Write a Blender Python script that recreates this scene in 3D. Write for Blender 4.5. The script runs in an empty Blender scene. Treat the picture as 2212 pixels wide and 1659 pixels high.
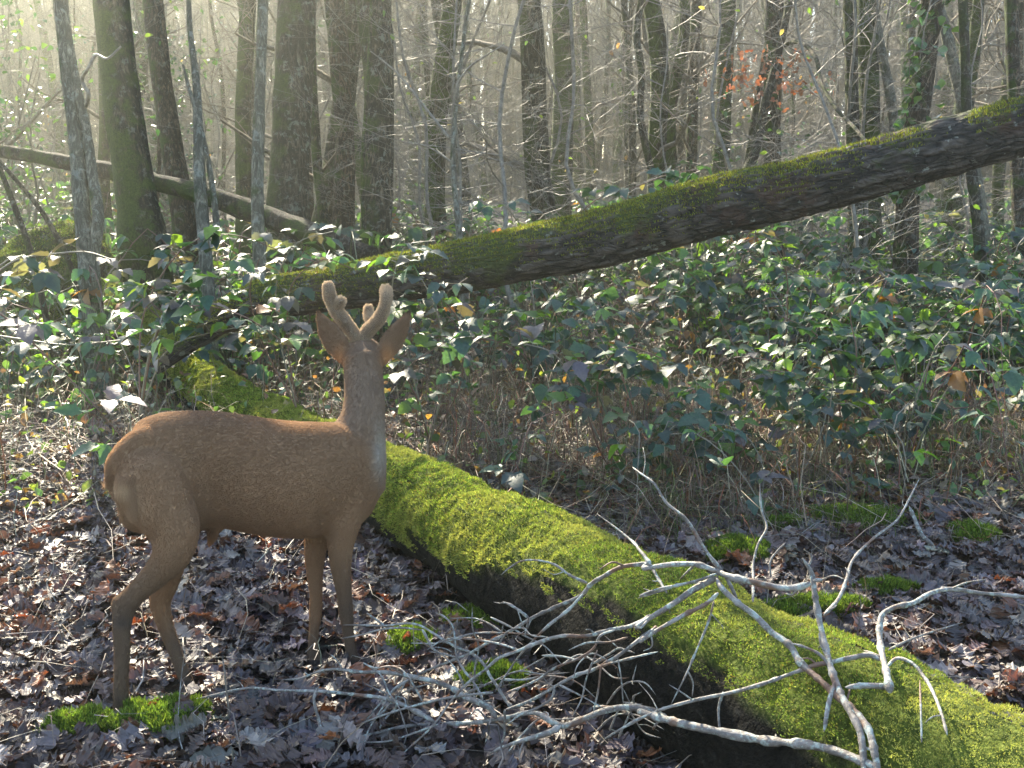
import bpy, math, random
import numpy as np
from mathutils import Vector

R = math.radians
sc = bpy.context.scene
C = sc.collection
rs = np.random.RandomState(7)
random.seed(7)

# ------------------------------------------------------------------ camera
CAM_H, PITCH, FOC = 1.32, R(10.7), 37.0
cd = bpy.data.cameras.new('camera')
cam = bpy.data.objects.new('camera', cd); C.objects.link(cam)
cd.lens = FOC; cd.sensor_width = 36; cd.clip_start = 0.05; cd.clip_end = 600
cam.location = (0, 0, CAM_H); cam.rotation_euler = (R(90) - PITCH, 0, 0)
sc.camera = cam
# ------------------------------------------------------------------ sky, sun, exposure
SUN_EL, SUN_AZ = 34.0, -22.0
w = bpy.data.worlds.new('World'); sc.world = w; w.use_nodes = True
nt = w.node_tree
sky = nt.nodes.new('ShaderNodeTexSky'); sky.sky_type = 'NISHITA'; sky.sun_disc = False
sky.sun_elevation = R(SUN_EL); sky.sun_rotation = R(SUN_AZ % 360)
nt.links.new(sky.outputs[0], nt.nodes['Background'].inputs[0])
nt.nodes['Background'].inputs[1].default_value = 0.12
sl = bpy.data.lights.new('sun', 'SUN'); sl.energy = 5.0; sl.angle = R(0.5); sl.color = (1, .90, .70)
so = bpy.data.objects.new('sun', sl); C.objects.link(so)
sdir = Vector((math.sin(R(SUN_AZ)) * math.cos(R(SUN_EL)), math.cos(R(SUN_AZ)) * math.cos(R(SUN_EL)), math.sin(R(SUN_EL))))
so.rotation_euler = (-sdir).to_track_quat('-Z', 'Y').to_euler()
so.location = sdir * 40
sc.view_settings.view_transform = 'Standard'; sc.view_settings.look = 'None'
sc.view_settings.gamma = 1; sc.view_settings.exposure = 2.36
sc.cycles.use_denoising = True
sc.cycles.max_bounces = 6; sc.cycles.diffuse_bounces = 3; sc.cycles.glossy_bounces = 2
sc.cycles.transmission_bounces = 3; sc.cycles.volume_bounces = 1; sc.cycles.transparent_max_bounces = 6
sc.cycles.sample_clamp_indirect = 6

# ------------------------------------------------------------------ numeric helpers
FP = 2212 * FOC / 36          # pixels of the 2212 px wide photo per unit tangent
fw = np.array([0, math.cos(PITCH), -math.sin(PITCH)]); up = np.array([0, math.sin(PITCH), math.cos(PITCH)])
def W(u, v, zd):
    return np.array([0, 0, CAM_H]) + zd * (fw + (u - 1106) / FP * np.array([1., 0, 0]) - (v - 829.5) / FP * up)

def hsh(i, j, k, s):
    n = (i * 374761393 + j * 668265263 + k * 2147483647 + s * 144665) & 0x7fffffff
    n = ((n ^ (n >> 13)) * 1274126177) & 0x7fffffff
    n = n ^ (n >> 16)
    return (n & 0xffff) / 65535.0
def vnoise(P, s=0):
    P = np.asarray(P, float); I = np.floor(P).astype(np.int64); f = P - I; f = f * f * (3 - 2 * f)
    o = 0
    for a in (0, 1):
        for b in (0, 1):
            for c in (0, 1):
                wt = (f[:, 0] if a else 1 - f[:, 0]) * (f[:, 1] if b else 1 - f[:, 1]) * (f[:, 2] if c else 1 - f[:, 2])
                o = o + wt * hsh(I[:, 0] + a, I[:, 1] + b, I[:, 2] + c, s)
    return o
def fbm(P, s=0, oct=3):
    P = np.asarray(P, float); o = 0; a = .5; t = 0
    for k in range(oct):
        o = o + a * vnoise(P * 2 ** k + 17.3 * k, s + k); t += a; a *= .5
    return o / t
def gz(x, y):
    x = np.asarray(x, float); y = np.asarray(y, float)
    r = .032 * np.clip(y - 6.5, 0, 60) * np.clip((y - 5) / 6, 0, 1)
    P = np.stack([np.ravel(x), np.ravel(y), 0 * np.ravel(x)], 1)
    n = (fbm(P * .35, 3, 2) - .5).reshape(x.shape) * .5 * np.clip((np.hypot(x, y) - 4.5) / 10, 0, 1)
    m = (fbm(P * 2.2, 9, 3) - .5).reshape(x.shape) * .07
    return r + n + m

# ------------------------------------------------------------------ scene helpers
def tag(o, label=None, cat=None, group=None, kind=None):
    if label: o['label'] = label
    if cat: o['category'] = cat
    if group: o['group'] = group
    if kind: o['kind'] = kind
    return o
def empty(name, loc=(0, 0, 0), rz=0):
    o = bpy.data.objects.new(name, None); C.objects.link(o); o.location = loc; o.rotation_euler = (0, 0, rz)
    o.empty_display_size = .1
    return o
def mkmesh(name, V, Fs, col=None, smooth=True):
    me = bpy.data.meshes.new(name)
    V = np.ascontiguousarray(V, np.float32)
    if not isinstance(Fs, (list, tuple)): Fs = [Fs]
    Fs = [np.asarray(f, np.int32) for f in Fs if len(f)]
    me.vertices.add(len(V)); me.vertices.foreach_set('co', V.ravel())
    loops = np.concatenate([f.ravel() for f in Fs])
    tot = np.concatenate([np.full(len(f), f.shape[1], np.int32) for f in Fs])
    st = np.concatenate([[0], np.cumsum(tot)[:-1]]).astype(np.int32)
    me.loops.add(len(loops)); me.loops.foreach_set('vertex_index', loops)
    me.polygons.add(len(tot)); me.polygons.foreach_set('loop_start', st)
    me.polygons.foreach_set('use_smooth', np.full(len(tot), smooth))
    if col is not None:
        a = me.attributes.new('tint', 'FLOAT_COLOR', 'POINT')
        c = np.ones((len(V), 4), np.float32); c[:, :3] = col
        a.data.foreach_set('color', c.ravel())
    me.update(calc_edges=True)
    return me
def mkobj(name, me, mat, parent=None):
    o = bpy.data.objects.new(name, me); C.objects.link(o)
    if mat: me.materials.append(mat)
    if parent: o.parent = parent
    return o
class MB:
    def __init__(s): s.V = []; s.F = {}; s.n = 0; s.c = []
    def add(s, V, F, col=None):
        V = np.asarray(V); F = np.asarray(F)
        s.V.append(V); s.F.setdefault(F.shape[1], []).append(F + s.n); s.n += len(V)
        s.c.append(np.broadcast_to(np.array([1, 1, 1.]) if col is None else col, (len(V), 3)))
    def mesh(s, name, smooth=True):
        return mkmesh(name, np.concatenate(s.V), [np.concatenate(f) for f in s.F.values()], np.concatenate(s.c), smooth)
    def build(s, name, mat, parent=None, smooth=True): return mkobj(name, s.mesh(name, smooth), mat, parent)

def resample(P, rad, n):
    P = np.asarray(P, float); rad = np.asarray(rad, float)
    d = np.concatenate([[0], np.cumsum(np.linalg.norm(np.diff(P, axis=0), axis=1))]); t = np.linspace(0, d[-1], n)
    # catmull-like smoothing by cubic hermite
    m = np.gradient(P, d + np.arange(len(d)) * 1e-9, axis=0)
    k = np.clip(np.searchsorted(d, t, 'right') - 1, 0, len(d) - 2); h = np.diff(d)[k]; s = ((t - d[k]) / h)[:, None]; h = h[:, None]
    Q = (2*s**3-3*s**2+1)*P[k] + (s**3-2*s**2+s)*h*m[k] + (-2*s**3+3*s**2)*P[k+1] + (s**3-s**2)*h*m[k+1]
    return Q, np.interp(t, d, rad)
def tube(P, rad, sides=6, cap=True, ell=None, upv=None, lump=0, ls=8., seed=0, ridge=0, rk=9):
    """tapered tube; ell = optional second radius (along the frame's second axis)"""
    P = np.asarray(P, float); n = len(P); rad = np.broadcast_to(np.asarray(rad, float), (n,))
    T = np.gradient(P, axis=0); T /= np.linalg.norm(T, axis=1)[:, None] + 1e-12
    ref = np.array(upv if upv is not None else ([0, 0, 1.] if abs(T[0][2]) < .9 else [1., 0, 0]))
    N = np.zeros((n, 3)); a = ref
    for i in range(n):
        a = a - T[i] * (a @ T[i])
        if np.linalg.norm(a) < 1e-6: a = np.cross(T[i], [.3, .5, .8])
        a = a / np.linalg.norm(a); N[i] = a
        if upv is not None: a = ref
    B = np.cross(T, N)
    r2 = rad if ell is None else np.broadcast_to(np.asarray(ell, float), (n,))
    th = np.linspace(0, 2 * math.pi, sides, endpoint=False)
    ring = N[:, None] * (np.cos(th)[None, :, None] * rad[:, None, None]) + B[:, None] * (np.sin(th)[None, :, None] * r2[:, None, None])
    V = (P[:, None] + ring)
    if lump or ridge:
        q = V.reshape(-1, 3)
        f = (fbm(q * ls + seed, seed, 3) - .5) * 2 * lump if lump else 0
        if ridge:
            L = np.concatenate([[0], np.cumsum(np.linalg.norm(np.diff(P, axis=0), axis=1))])
            rr = rad.mean()
            qq = np.stack([np.repeat(L, sides) * 5 + seed, (np.cos(th)[None] * rk / 6 + 0 * L[:, None]).ravel(), (np.sin(th)[None] * rk / 6 + 0 * L[:, None]).ravel()], 1)
            f = f + (np.abs(fbm(qq * 1.6, seed + 5, 3) - .5) * 2 - .3) * ridge
        V = P[:, None] + ring * (1 + (f.reshape(n, sides) if not np.isscalar(f) else f))[:, :, None]
    V = V.reshape(-1, 3)
    i = np.arange(n - 1)[:, None] * sides; j = np.arange(sides)[None]; k = (j + 1) % sides
    F = np.stack([i + j, i + k, i + sides + k, i + sides + j], -1).reshape(-1, 4)
    if cap:
        V = np.concatenate([V, [P[0], P[-1]]]); b = n * sides
        jj = np.arange(sides); kk = (jj + 1) % sides
        c0 = np.stack([np.full(sides, b), kk, jj, np.full(sides, b)], 1)[:, :3]
        c1 = np.stack([np.full(sides, b + 1), (n - 1) * sides + jj, (n - 1) * sides + kk], 1)
        return V, F, np.concatenate([c0, c1])
    return V, F, None
def addtube(mb, *a, col=None, **k):
    V, F, T = tube(*a, **k)
    if col is not None and np.ndim(col) == 2 and len(col) != len(V): col = None
    mb.V.append(V); mb.F.setdefault(4, []).append(F + mb.n)
    if T is not None: mb.F.setdefault(3, []).append(T + mb.n)
    mb.n += len(V); mb.c.append(np.broadcast_to(np.array([1, 1, 1.]) if col is None else col, (len(V), 3)))
    return V

# ------------------------------------------------------------------ materials
class NT:
    def __init__(s, name):
        s.m = bpy.data.materials.new(name); s.m.use_nodes = True; s.t = s.m.node_tree
        s.p = s.t.nodes['Principled BSDF']; s.out = s.t.nodes['Material Output']
    def n(s, t, **k):
        x = s.t.nodes.new(t)
        for a, b in k.items():
            if a.startswith('i_'):
                key = a[2:]; x.inputs[int(key) if key.isdigit() else key].default_value = b
            else: setattr(x, a, b)
        return x
    def l(s, a, b): s.t.links.new(a, b)
    def ramp(s, src, stops):
        r = s.n('ShaderNodeValToRGB'); e = r.color_ramp.elements
        while len(e) < len(stops): e.new(.5)
        for q, (p, c) in zip(e, stops):
            q.position = p; q.color = (*c, 1) if len(c) == 3 else c
        s.l(src, r.inputs[0]); return r.outputs[0]
    def noise(s, scale, detail=4, vec=None, rough=.6, dist=0):
        x = s.n('ShaderNodeTexNoise'); x.inputs['Scale'].default_value = scale; x.inputs['Detail'].default_value = detail
        x.inputs['Roughness'].default_value = rough; x.inputs['Distortion'].default_value = dist
        if vec: s.l(vec, x.inputs['Vector'])
        return x.outputs[0]
    def mix(s, f, a, b, mode='MIX'):
        x = s.n('ShaderNodeMix', data_type='RGBA', blend_type=mode)
        for v, i in ((f, 0), (a, 6), (b, 7)):
            if isinstance(v, (int, float)): x.inputs[i].default_value = v
            elif isinstance(v, tuple): x.inputs[i].default_value = (*v, 1)
            else: s.l(v, x.inputs[i])
        return x.outputs[2]
    def math(s, op, a, b=0.):
        x = s.n('ShaderNodeMath', operation=op)
        for v, i in ((a, 0), (b, 1)):
            if isinstance(v, (int, float)): x.inputs[i].default_value = v
            else: s.l(v, x.inputs[i])
        return x.outputs[0]
    def bump(s, h, st=.5, d=.01):
        b = s.n('ShaderNodeBump'); b.inputs['Strength'].default_value = st; b.inputs['Distance'].default_value = d
        s.l(h, b.inputs['Height']); s.l(b.outputs[0], s.p.inputs['Normal']); return b.outputs[0]
    def pos(s): return s.n('ShaderNodeNewGeometry').outputs['Position']
    def obj(s, scale=(1, 1, 1)):
        t = s.n('ShaderNodeTexCoord'); m = s.n('ShaderNodeMapping'); m.inputs['Scale'].default_value = scale
        s.l(t.outputs['Object'], m.inputs[0]); return m.outputs[0]
    def tint(s): return s.n('ShaderNodeAttribute', attribute_name='tint').outputs['Color']
    def col(s, c): s.l(c, s.p.inputs['Base Color'])
    def translucent(s, c, f):
        t = s.n('ShaderNodeBsdfTranslucent'); m = s.n('ShaderNodeMixShader'); m.inputs[0].default_value = f
        if isinstance(c, tuple): t.inputs[0].default_value = (*c, 1)
        else: s.l(c, t.inputs[0])
        s.l(s.p.outputs[0], m.inputs[1]); s.l(t.outputs[0], m.inputs[2]); s.l(m.outputs[0], s.out.inputs['Surface'])

def bark_mat(name, dark, light, moss=0.5, lichen=.3, mosscol=(.07, .11, .018), zs=.25, mossdir=None):
    k = NT(name); v = k.obj((1, 1, zs)); wv = k.obj()
    a = k.noise(30, 7, v, .75, 1.5); base = k.ramp(a, [(.36, tuple(c * .5 for c in dark)), (.50, dark), (.60, light)])
    big = k.noise(5, 4, wv, .6); base = k.mix(k.ramp(big, [(.42, (0, 0, 0)), (.62, (.75, .75, .75))]), base, tuple(c * .6 for c in dark))
    li = k.ramp(k.noise(17, 6, wv, .7, .6), [(.56, (0, 0, 0)), (.60, (1, 1, 1))])
    base = k.mix(k.math('MULTIPLY', li, lichen), base, (.34, .37, .32))
    g = k.n('ShaderNodeNewGeometry'); sx = k.n('ShaderNodeSeparateXYZ'); k.l(g.outputs['Normal'], sx.inputs[0])
    mm = k.math('ADD', k.noise(4.5, 6, wv, .65), k.math('MULTIPLY', sx.outputs[0], -.10))
    mk = k.ramp(k.math('ADD', mm, (moss - .5) * .5), [(.50, (0, 0, 0)), (.62, (1, 1, 1))])
    mc = k.ramp(k.noise(60, 3, wv), [(.3, tuple(c * .45 for c in mosscol)), (.7, mosscol)])
    k.col(k.mix(mk, base, mc)); k.p.inputs['Roughness'].default_value = .85; k.p.inputs['Specular IOR Level'].default_value = .25
    k.bump(k.math('ADD', a, k.noise(120, 3, wv)), 1.0, .03)
    return k.m
M = {}
M['bark_oak'] = bark_mat('bark_oak', (.045, .035, .022), (.20, .16, .11), .50, .4, (.075, .10, .022))
M['bark_moss'] = bark_mat('bark_moss', (.04, .034, .02), (.16, .13, .08), .70, .3, (.085, .12, .022))
M['bark_pale'] = bark_mat('bark_pale', (.17, .16, .12), (.38, .36, .28), .40, .6, (.09, .12, .05))
M['bark_brown'] = bark_mat('bark_brown', (.05, .034, .022), (.21, .145, .095), .44, .25)
M['bark_dark'] = bark_mat('bark_dark', (.03, .022, .015), (.11, .08, .055), .5, .2)
M['bark_slim'] = bark_mat('bark_slim', (.06, .048, .032), (.21, .17, .12), .52, .3, (.075, .09, .03))

def twig_mat(name, a, b, rough=.6):
    k = NT(name); v = k.obj(); k.col(k.ramp(k.noise(30, 4, v), [(.35, a), (.65, b)]))
    k.p.inputs['Roughness'].default_value = rough; k.bump(k.noise(150, 3, v), .4, .004); return k.m
M['twig'] = twig_mat('twig', (.10, .085, .065), (.24, .21, .17))
M['twig_far'] = twig_mat('twig_far', (.10, .08, .055), (.23, .185, .13), .8)

def branch_mat():
    k = NT('dead_branch'); v = k.obj()
    base = k.ramp(k.noise(22, 5, v, .7), [(.32, (.06, .048, .038)), (.50, (.17, .145, .125)), (.68, (.31, .29, .265))])
    li = k.ramp(k.noise(55, 4, v, .7), [(.52, (0, 0, 0)), (.60, (1, 1, 1))])
    base = k.mix(k.math('MULTIPLY', li, .55), base, (.42, .50, .44))
    red = k.ramp(k.noise(8, 3, v, .5), [(.60, (0, 0, 0)), (.64, (1, 1, 1))])
    base = k.mix(k.math('MULTIPLY', red, .85), base, (.13, .06, .03))
    k.col(base); k.p.inputs['Roughness'].default_value = .6
    k.bump(k.math('ADD', k.noise(90, 5, v, .7), k.noise(30, 3, v)), .7, .006); return k.m
M['branch'] = branch_mat()

def tint_mat(name, rough=.5, spec=.5, trans=0, tcol=1.0, bump=0, vary=.3, tsat=None, nscale=60):
    k = NT(name); c = k.tint(); nz = k.noise(nscale, 3, k.pos())
    sc_ = k.ramp(nz, [(.25, (1 - vary,) * 3), (.75, (1 + vary * .5,) * 3)])
    c2 = k.mix(1.0, c, sc_, 'MULTIPLY'); k.col(c2)
    k.p.inputs['Roughness'].default_value = rough; k.p.inputs['Specular IOR Level'].default_value = spec
    if bump: k.bump(k.noise(nscale * 3, 3, k.pos()), .5, bump)
    if trans:
        t = k.mix(1.0, c2, (tsat or (1.6, 1.7, .7)), 'MULTIPLY'); k.translucent(t, trans)
    return k.m
M['litter'] = tint_mat('litter', .52, .6, .14, bump=.004, vary=.35, tsat=(2.0, 1.2, .7), nscale=45)
M['bramble_leaf'] = tint_mat('bramble_leaf', .48, .65, .34, vary=.3, tsat=(3.2, 3.2, .9), bump=.003, nscale=70)
M['cane'] = tint_mat('cane', .5, .4, 0, vary=.3)
M['grass'] = tint_mat('grass', .6, .3, .3, vary=.3)
M['moss'] = tint_mat('moss', .8, .15, .35, vary=.45, tsat=(1.3, 1.3, .8), nscale=28)
M['ivy_leaf'] = tint_mat('ivy_leaf', .3, .7, .25, vary=.2, tsat=(3., 3.2, .8))

def ground_mat():
    k = NT('forest_floor'); v = k.pos()
    vo = k.n('ShaderNodeTexVoronoi'); vo.inputs['Scale'].default_value = 16; k.l(v, vo.inputs['Vector'])
    c = k.ramp(vo.outputs['Color'], [(.1, (.018, .013, .01)), (.5, (.05, .034, .024)), (.75, (.11, .075, .05)), (.95, (.16, .13, .10))])
    c = k.mix(k.math('MULTIPLY', k.noise(1.3, 4, v), .7), c, (.02, .018, .012))
    k.col(c); k.p.inputs['Roughness'].default_value = .85
    k.bump(k.math('ADD', vo.outputs['Distance'], k.noise(40, 4, v)), .8, .03); return k.m
M['ground'] = ground_mat()

def logbark_mat():
    k = NT('log_bark'); v = k.obj()
    a = k.noise(16, 6, v, .7, 1.5)
    base = k.ramp(a, [(.36, (.004, .004, .003)), (.58, (.016, .014, .011)), (.70, (.04, .038, .032)), (.80, (.16, .16, .145))])
    base = k.mix(k.n('ShaderNodeSeparateColor').outputs[0] if False else k.tint(), base, k.ramp(k.noise(50, 3, v), [(.3, (.035, .05, .008)), (.7, (.12, .15, .025))])); k.col(base); k.p.inputs['Specular IOR Level'].default_value = .12; k.p.inputs['Roughness'].default_value = .9
    k.bump(k.math('ADD', a, k.noise(70, 4, v)), 1., .02); return k.m
M['log_bark'] = logbark_mat()
def lean_mat():
    k = NT('furrowed_bark'); t = k.tint()
    s = k.n('ShaderNodeSeparateColor'); k.l(t, s.inputs[0])     # r: along, g: furrow, b: up-ness
    v = k.obj()
    vr = k.n('ShaderNodeMapping'); vr.inputs['Rotation'].default_value = (0, R(10), 0); vr.inputs['Scale'].default_value = (.38, 1, 1); k.l(v, vr.inputs[0])
    wn = k.n('ShaderNodeTexNoise'); wn.inputs['Scale'].default_value = 9; k.l(vr.outputs[0], wn.inputs['Vector'])
    wv_ = k.n('ShaderNodeVectorMath', operation='MULTIPLY_ADD'); k.l(wn.outputs['Color'], wv_.inputs[0]); wv_.inputs[1].default_value = (.16, .16, .16); k.l(vr.outputs[0], wv_.inputs[2])
    vo = k.n('ShaderNodeTexVoronoi', feature='DISTANCE_TO_EDGE'); vo.inputs['Scale'].default_value = 26; k.l(wv_.outputs[0], vo.inputs['Vector'])
    crk = k.ramp(vo.outputs['Distance'], [(.02, (0, 0, 0)), (.16, (1, 1, 1))])
    base = k.ramp(k.math('ADD', k.math('MULTIPLY', s.outputs[1], .7), k.math('ADD', k.math('MULTIPLY', crk, .17), k.math('MULTIPLY', k.noise(45, 6, v, .75), .42))), [(.22, (.006, .005, .004)), (.5, (.032, .024, .018)), (.95, (.11, .088, .07))])
    rd = k.ramp(k.noise(4.5, 5, v, .7), [(.54, (0, 0, 0)), (.62, (1, 1, 1))])
    base = k.mix(k.math('MULTIPLY', rd, .5), base, (.085, .035, .018))
    li = k.ramp(k.noise(20, 4, v, .6), [(.63, (0, 0, 0)), (.68, (1, 1, 1))]); base = k.mix(k.math('MULTIPLY', li, .6), base, (.33, .34, .28))
    mk = k.ramp(k.math('ADD', k.math('MULTIPLY', k.noise(3.2, 6, v, .7), .9), k.math('ADD', k.math('MULTIPLY', s.outputs[2], .18), k.math('MULTIPLY', s.outputs[0], -.09))), [(.53, (0, 0, 0)), (.62, (1, 1, 1))])
    base = k.mix(mk, base, k.ramp(k.noise(70, 3, v), [(.3, (.03, .04, .008)), (.7, (.08, .10, .018))]))
    k.col(base); k.p.inputs['Roughness'].default_value = .85
    k.bump(k.math('ADD', k.math('MULTIPLY', crk, .4), k.noise(50, 6, v, .75)), 1., .022); return k.m
M['lean_bark'] = lean_mat()

# ------------------------------------------------------------------ setting: ground
t = np.linspace(-1, 1, 421); g1 = np.sign(t) * (np.abs(t) ** 2.6) * 98
gx, gy = np.meshgrid(g1, g1 + 3.2 * (1 - np.abs(t)) ** 2)
gzv = gz(gx, gy)
V = np.stack([gx, gy, gzv], -1).reshape(-1, 3)
i = np.arange(420)[:, None] * 421; j = np.arange(420)[None]
F = np.stack([i + j, i + j + 1, i + 422 + j, i + 421 + j], -1).reshape(-1, 4)
tag(mkobj('ground', mkmesh('ground', V, F), M['ground']), kind='structure')

# ------------------------------------------------------------------ leaves
def oak_leaf(var, n=5):
    """unit leaf along +x, lobed; returns V (m,3), F (tri/quads as tris)"""
    r_ = np.random.RandomState(100 + var); xs = []; ys = []
    for k in range(n):
        wd = .27 * math.sin(math.pi * min(1, ((k + .4) / n * .80 + .16))) ** .8 * (1.0 + .25 * r_.rand())
        for f, g_ in ((.05, .55), (.32, .86), (.60, 1.05), (.85, .92)) if n > 2 else ((.1, .55), (.6, 1.)):
            xs.append((k + f + .12 * g_) / n * .93 + .04); ys.append(wd * g_)
    xs = [0] + xs + [1.0]; ys = [.01] + ys + [.05]
    xs = np.array(xs); ys = np.array(ys); m = len(xs)
    curl = .22 * r_.randn(); cup = .5 * r_.randn()
    z = curl * (xs - .5) ** 2 * 1.2
    def side(s):
        q = ys * (1 + .1 * r_.randn(m)); zz = z + cup * q * q * 2 + .05 * r_.randn(m)
        return np.stack([xs + .03 * r_.randn(m), s * q, zz], 1)
    L, Rr = side(1), side(-1); Mid = np.stack([xs, 0 * xs, z - .01], 1)
    V = np.concatenate([L, Mid, Rr]); F = []
    for k in range(m - 1):
        F += [[k, m + k, m + k + 1], [k, m + k + 1, k + 1], [m + k, 2 * m + k, 2 * m + k + 1], [m + k, 2 * m + k + 1, m + k + 1]]
    V[:, 0] -= .5
    return V, np.array(F)
def ovate_leaf(droop=.25, fold=.25, n=5, serr=.05, seed=0, wd=.36):
    r_ = np.random.RandomState(seed); xs = np.linspace(0, 1, n + 2)
    ys = wd * np.sin(np.pi * xs ** .8) ** .85 * (1 + serr * r_.randn(n + 2)); ys[0] = .01; ys[-1] = 0.005
    z = -droop * xs ** 2; m = len(xs)
    V = np.concatenate([np.stack([xs, s * ys, z + fold * np.abs(ys) * (1 if s else 0)], 1) for s in (1, 0, -1)]); F = []
    for k in range(m - 1):
        F += [[k, m + k, m + k + 1, k + 1], [m + k, 2 * m + k, 2 * m + k + 1, m + k + 1]]
    return V, np.array(F)
def rotm(rx, ry, rz):
    cx, sx, cy, sy, cz, sz = np.cos(rx), np.sin(rx), np.cos(ry), np.sin(ry), np.cos(rz), np.sin(rz)
    o = np.zeros((len(rx), 3, 3))
    o[:, 0, 0] = cz * cy; o[:, 0, 1] = cz * sy * sx - sz * cx; o[:, 0, 2] = cz * sy * cx + sz * sx
    o[:, 1, 0] = sz * cy; o[:, 1, 1] = sz * sy * sx + cz * cx; o[:, 1, 2] = sz * sy * cx - cz * sx
    o[:, 2, 0] = -sy; o[:, 2, 1] = cy * sx; o[:, 2, 2] = cy * cx
    return o
def scatter(mb, V, F, pos, Rm, size, col):
    n = len(pos); m = len(V)
    VV = np.einsum('nij,mj->nmi', Rm, V) * size[:, None, None] + pos[:, None]
    FF = (F[None] + np.arange(n)[:, None, None] * m).reshape(-1, F.shape[1])
    mb.add(VV.reshape(-1, 3), FF, np.repeat(col, m, 0))
def pick(cols, wts, n, jit=.15):
    c = np.array(cols)[rs.choice(len(cols), n, p=np.array(wts) / sum(wts))]
    return np.clip(c * (1 + jit * rs.randn(n, 1)) * (1 + .05 * rs.randn(n, 3)), .003, 1)

# log axis first (leaves pile against it)
LOG = np.array([[1.30, 1.22, .10], [.86, 1.80, .14], [.42, 2.42, .17], [.12, 2.92, .165], [-.18, 3.45, .16], [-.50, 4.00, .15], [-.92, 4.62, .14], [-1.4, 5.35, .15], [-1.9, 6.1, .22], [-2.4, 6.9, .34], [-2.9, 7.5, .48]])
LOGR = np.array([.22, .225, .225, .20, .18, .165, .155, .15, .15, .16, .18])
LQ, LR = resample(LOG, LOGR, 160)
def loghit(u, v):
    d = fw + (u - 1106) / FP * np.array([1., 0, 0]) - (v - 829.5) / FP * up
    zs = np.linspace(1.2, 4.5, 331); P = np.array([0, 0, CAM_H]) + zs[:, None] * d
    dd = (np.linalg.norm(P[:, None] - LQ[None], axis=2) - LR[None] * 1.0).min(1); h = np.nonzero(dd < .012)[0]
    hl = zs[h[0]] if len(h) else 9.
    g = np.nonzero(P[:, 2] < .03)[0]
    return min(hl, zs[g[0]] if len(g) else 9.)
LEAFCOL = [(.095, .06, .046), (.15, .115, .098), (.05, .032, .026), (.22, .09, .04), (.25, .21, .18), (.11, .09, .09)]
def litter(name, n, y0, y1, smin, smax, lift, half=.56, pad=.5, nvar=6, lob=5):
    mb = MB(); y = np.sqrt(rs.rand(n) * ((y1) ** 2 - y0 ** 2) + y0 ** 2); x = (rs.rand(n) * 2 - 1) * (y * half + pad)
    dz = rs.rand(n) ** 1.5 * lift
    # the leaves never cover the big log
    Q, q = resample(LOG, LOGR, 60)
    for c, r in zip(Q, q):
        ins = (x - c[0]) ** 2 + (y - c[1]) ** 2 < (r * .75) ** 2; y[ins] = -500
    for hx_, hy_ in ((-.975, 2.43), (-.85, 2.57), (-.43, 2.72), (-.55, 2.76)):
        y[(x - hx_) ** 2 + (y - hy_) ** 2 < .06 ** 2] = -500
    ok = y > -1; x, y, dz = x[ok], y[ok], dz[ok]; n = len(x)
    z = gz(x, y) + .006 + dz
    tilt = .20 + dz * 4.5
    Rm = rotm(rs.randn(n) * tilt, rs.randn(n) * tilt, rs.rand(n) * 6.283); size = smin + (smax - smin) * rs.rand(n)
    col = pick(LEAFCOL, [5, 4, 4, 1.0, 2, 4], n)
    var = rs.randint(0, nvar, n)
    for v_ in range(nvar):
        Vl, Fl = oak_leaf(v_, lob); s = var == v_
        scatter(mb, Vl, Fl, np.stack([x, y, z], 1)[s], Rm[s], size[s], col[s])
    o = mb.build(name, M['litter'], smooth=False); return o
tag(litter('leaf_litter', 23000, 1.2, 6.2, .06, .125, .045), 'brown and grey fallen oak leaves carpeting the forest floor', 'leaf litter', kind='stuff')
tag(litter('distant_leaf_litter', 16000, 6.0, 20, .07, .15, .06, lob=2, nvar=3), 'brown fallen leaves covering the floor under the distant brambles', 'leaf litter', kind='stuff')

# ------------------------------------------------------------------ moss growing on surfaces
def surf_sample(V, F, n):
    T = np.concatenate([F[:, [0, 1, 2]], F[:, [0, 2, 3]]]) if F.shape[1] == 4 else F
    a, b, c = V[T[:, 0]], V[T[:, 1]], V[T[:, 2]]; nn = np.cross(b - a, c - a); ar = np.linalg.norm(nn, axis=1); nn /= ar[:, None] + 1e-15
    k = np.searchsorted(np.cumsum(ar) / ar.sum(), rs.rand(n)); k = np.clip(k, 0, len(T) - 1)
    u = rs.rand(n, 1); v = rs.rand(n, 1); f = (u + v) > 1; u = np.where(f, 1 - u, u); v = np.where(f, 1 - v, v)
    return a[k] + u * (b - a)[k] + v * (c - a)[k], nn[k]
def blades(mb, P, N, ln, wd, col, spread=.7, uplift=.5, bend=True):
    n = len(P); D = N + spread * rs.randn(n, 3); D[:, 2] += uplift; D /= np.linalg.norm(D, axis=1)[:, None]
    S = np.cross(D, rs.randn(n, 3)); S /= np.linalg.norm(S, axis=1)[:, None] + 1e-9
    L = (ln * (.6 + .8 * rs.rand(n)))[:, None]; w_ = (wd * (.6 + .8 * rs.rand(n)))[:, None]
    A = P - S * w_ / 2; B = P + S * w_ / 2; T1 = P + D * L
    VV = np.stack([A, B, T1], 1).reshape(-1, 3)
    mb.add(VV, np.arange(3 * n).reshape(-1, 3), np.repeat(col, 3, 0))
MOSSCOL = [(.22, .29, .05), (.14, .21, .03), (.32, .36, .08), (.25, .20, .06), (.07, .09, .018)]

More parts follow.
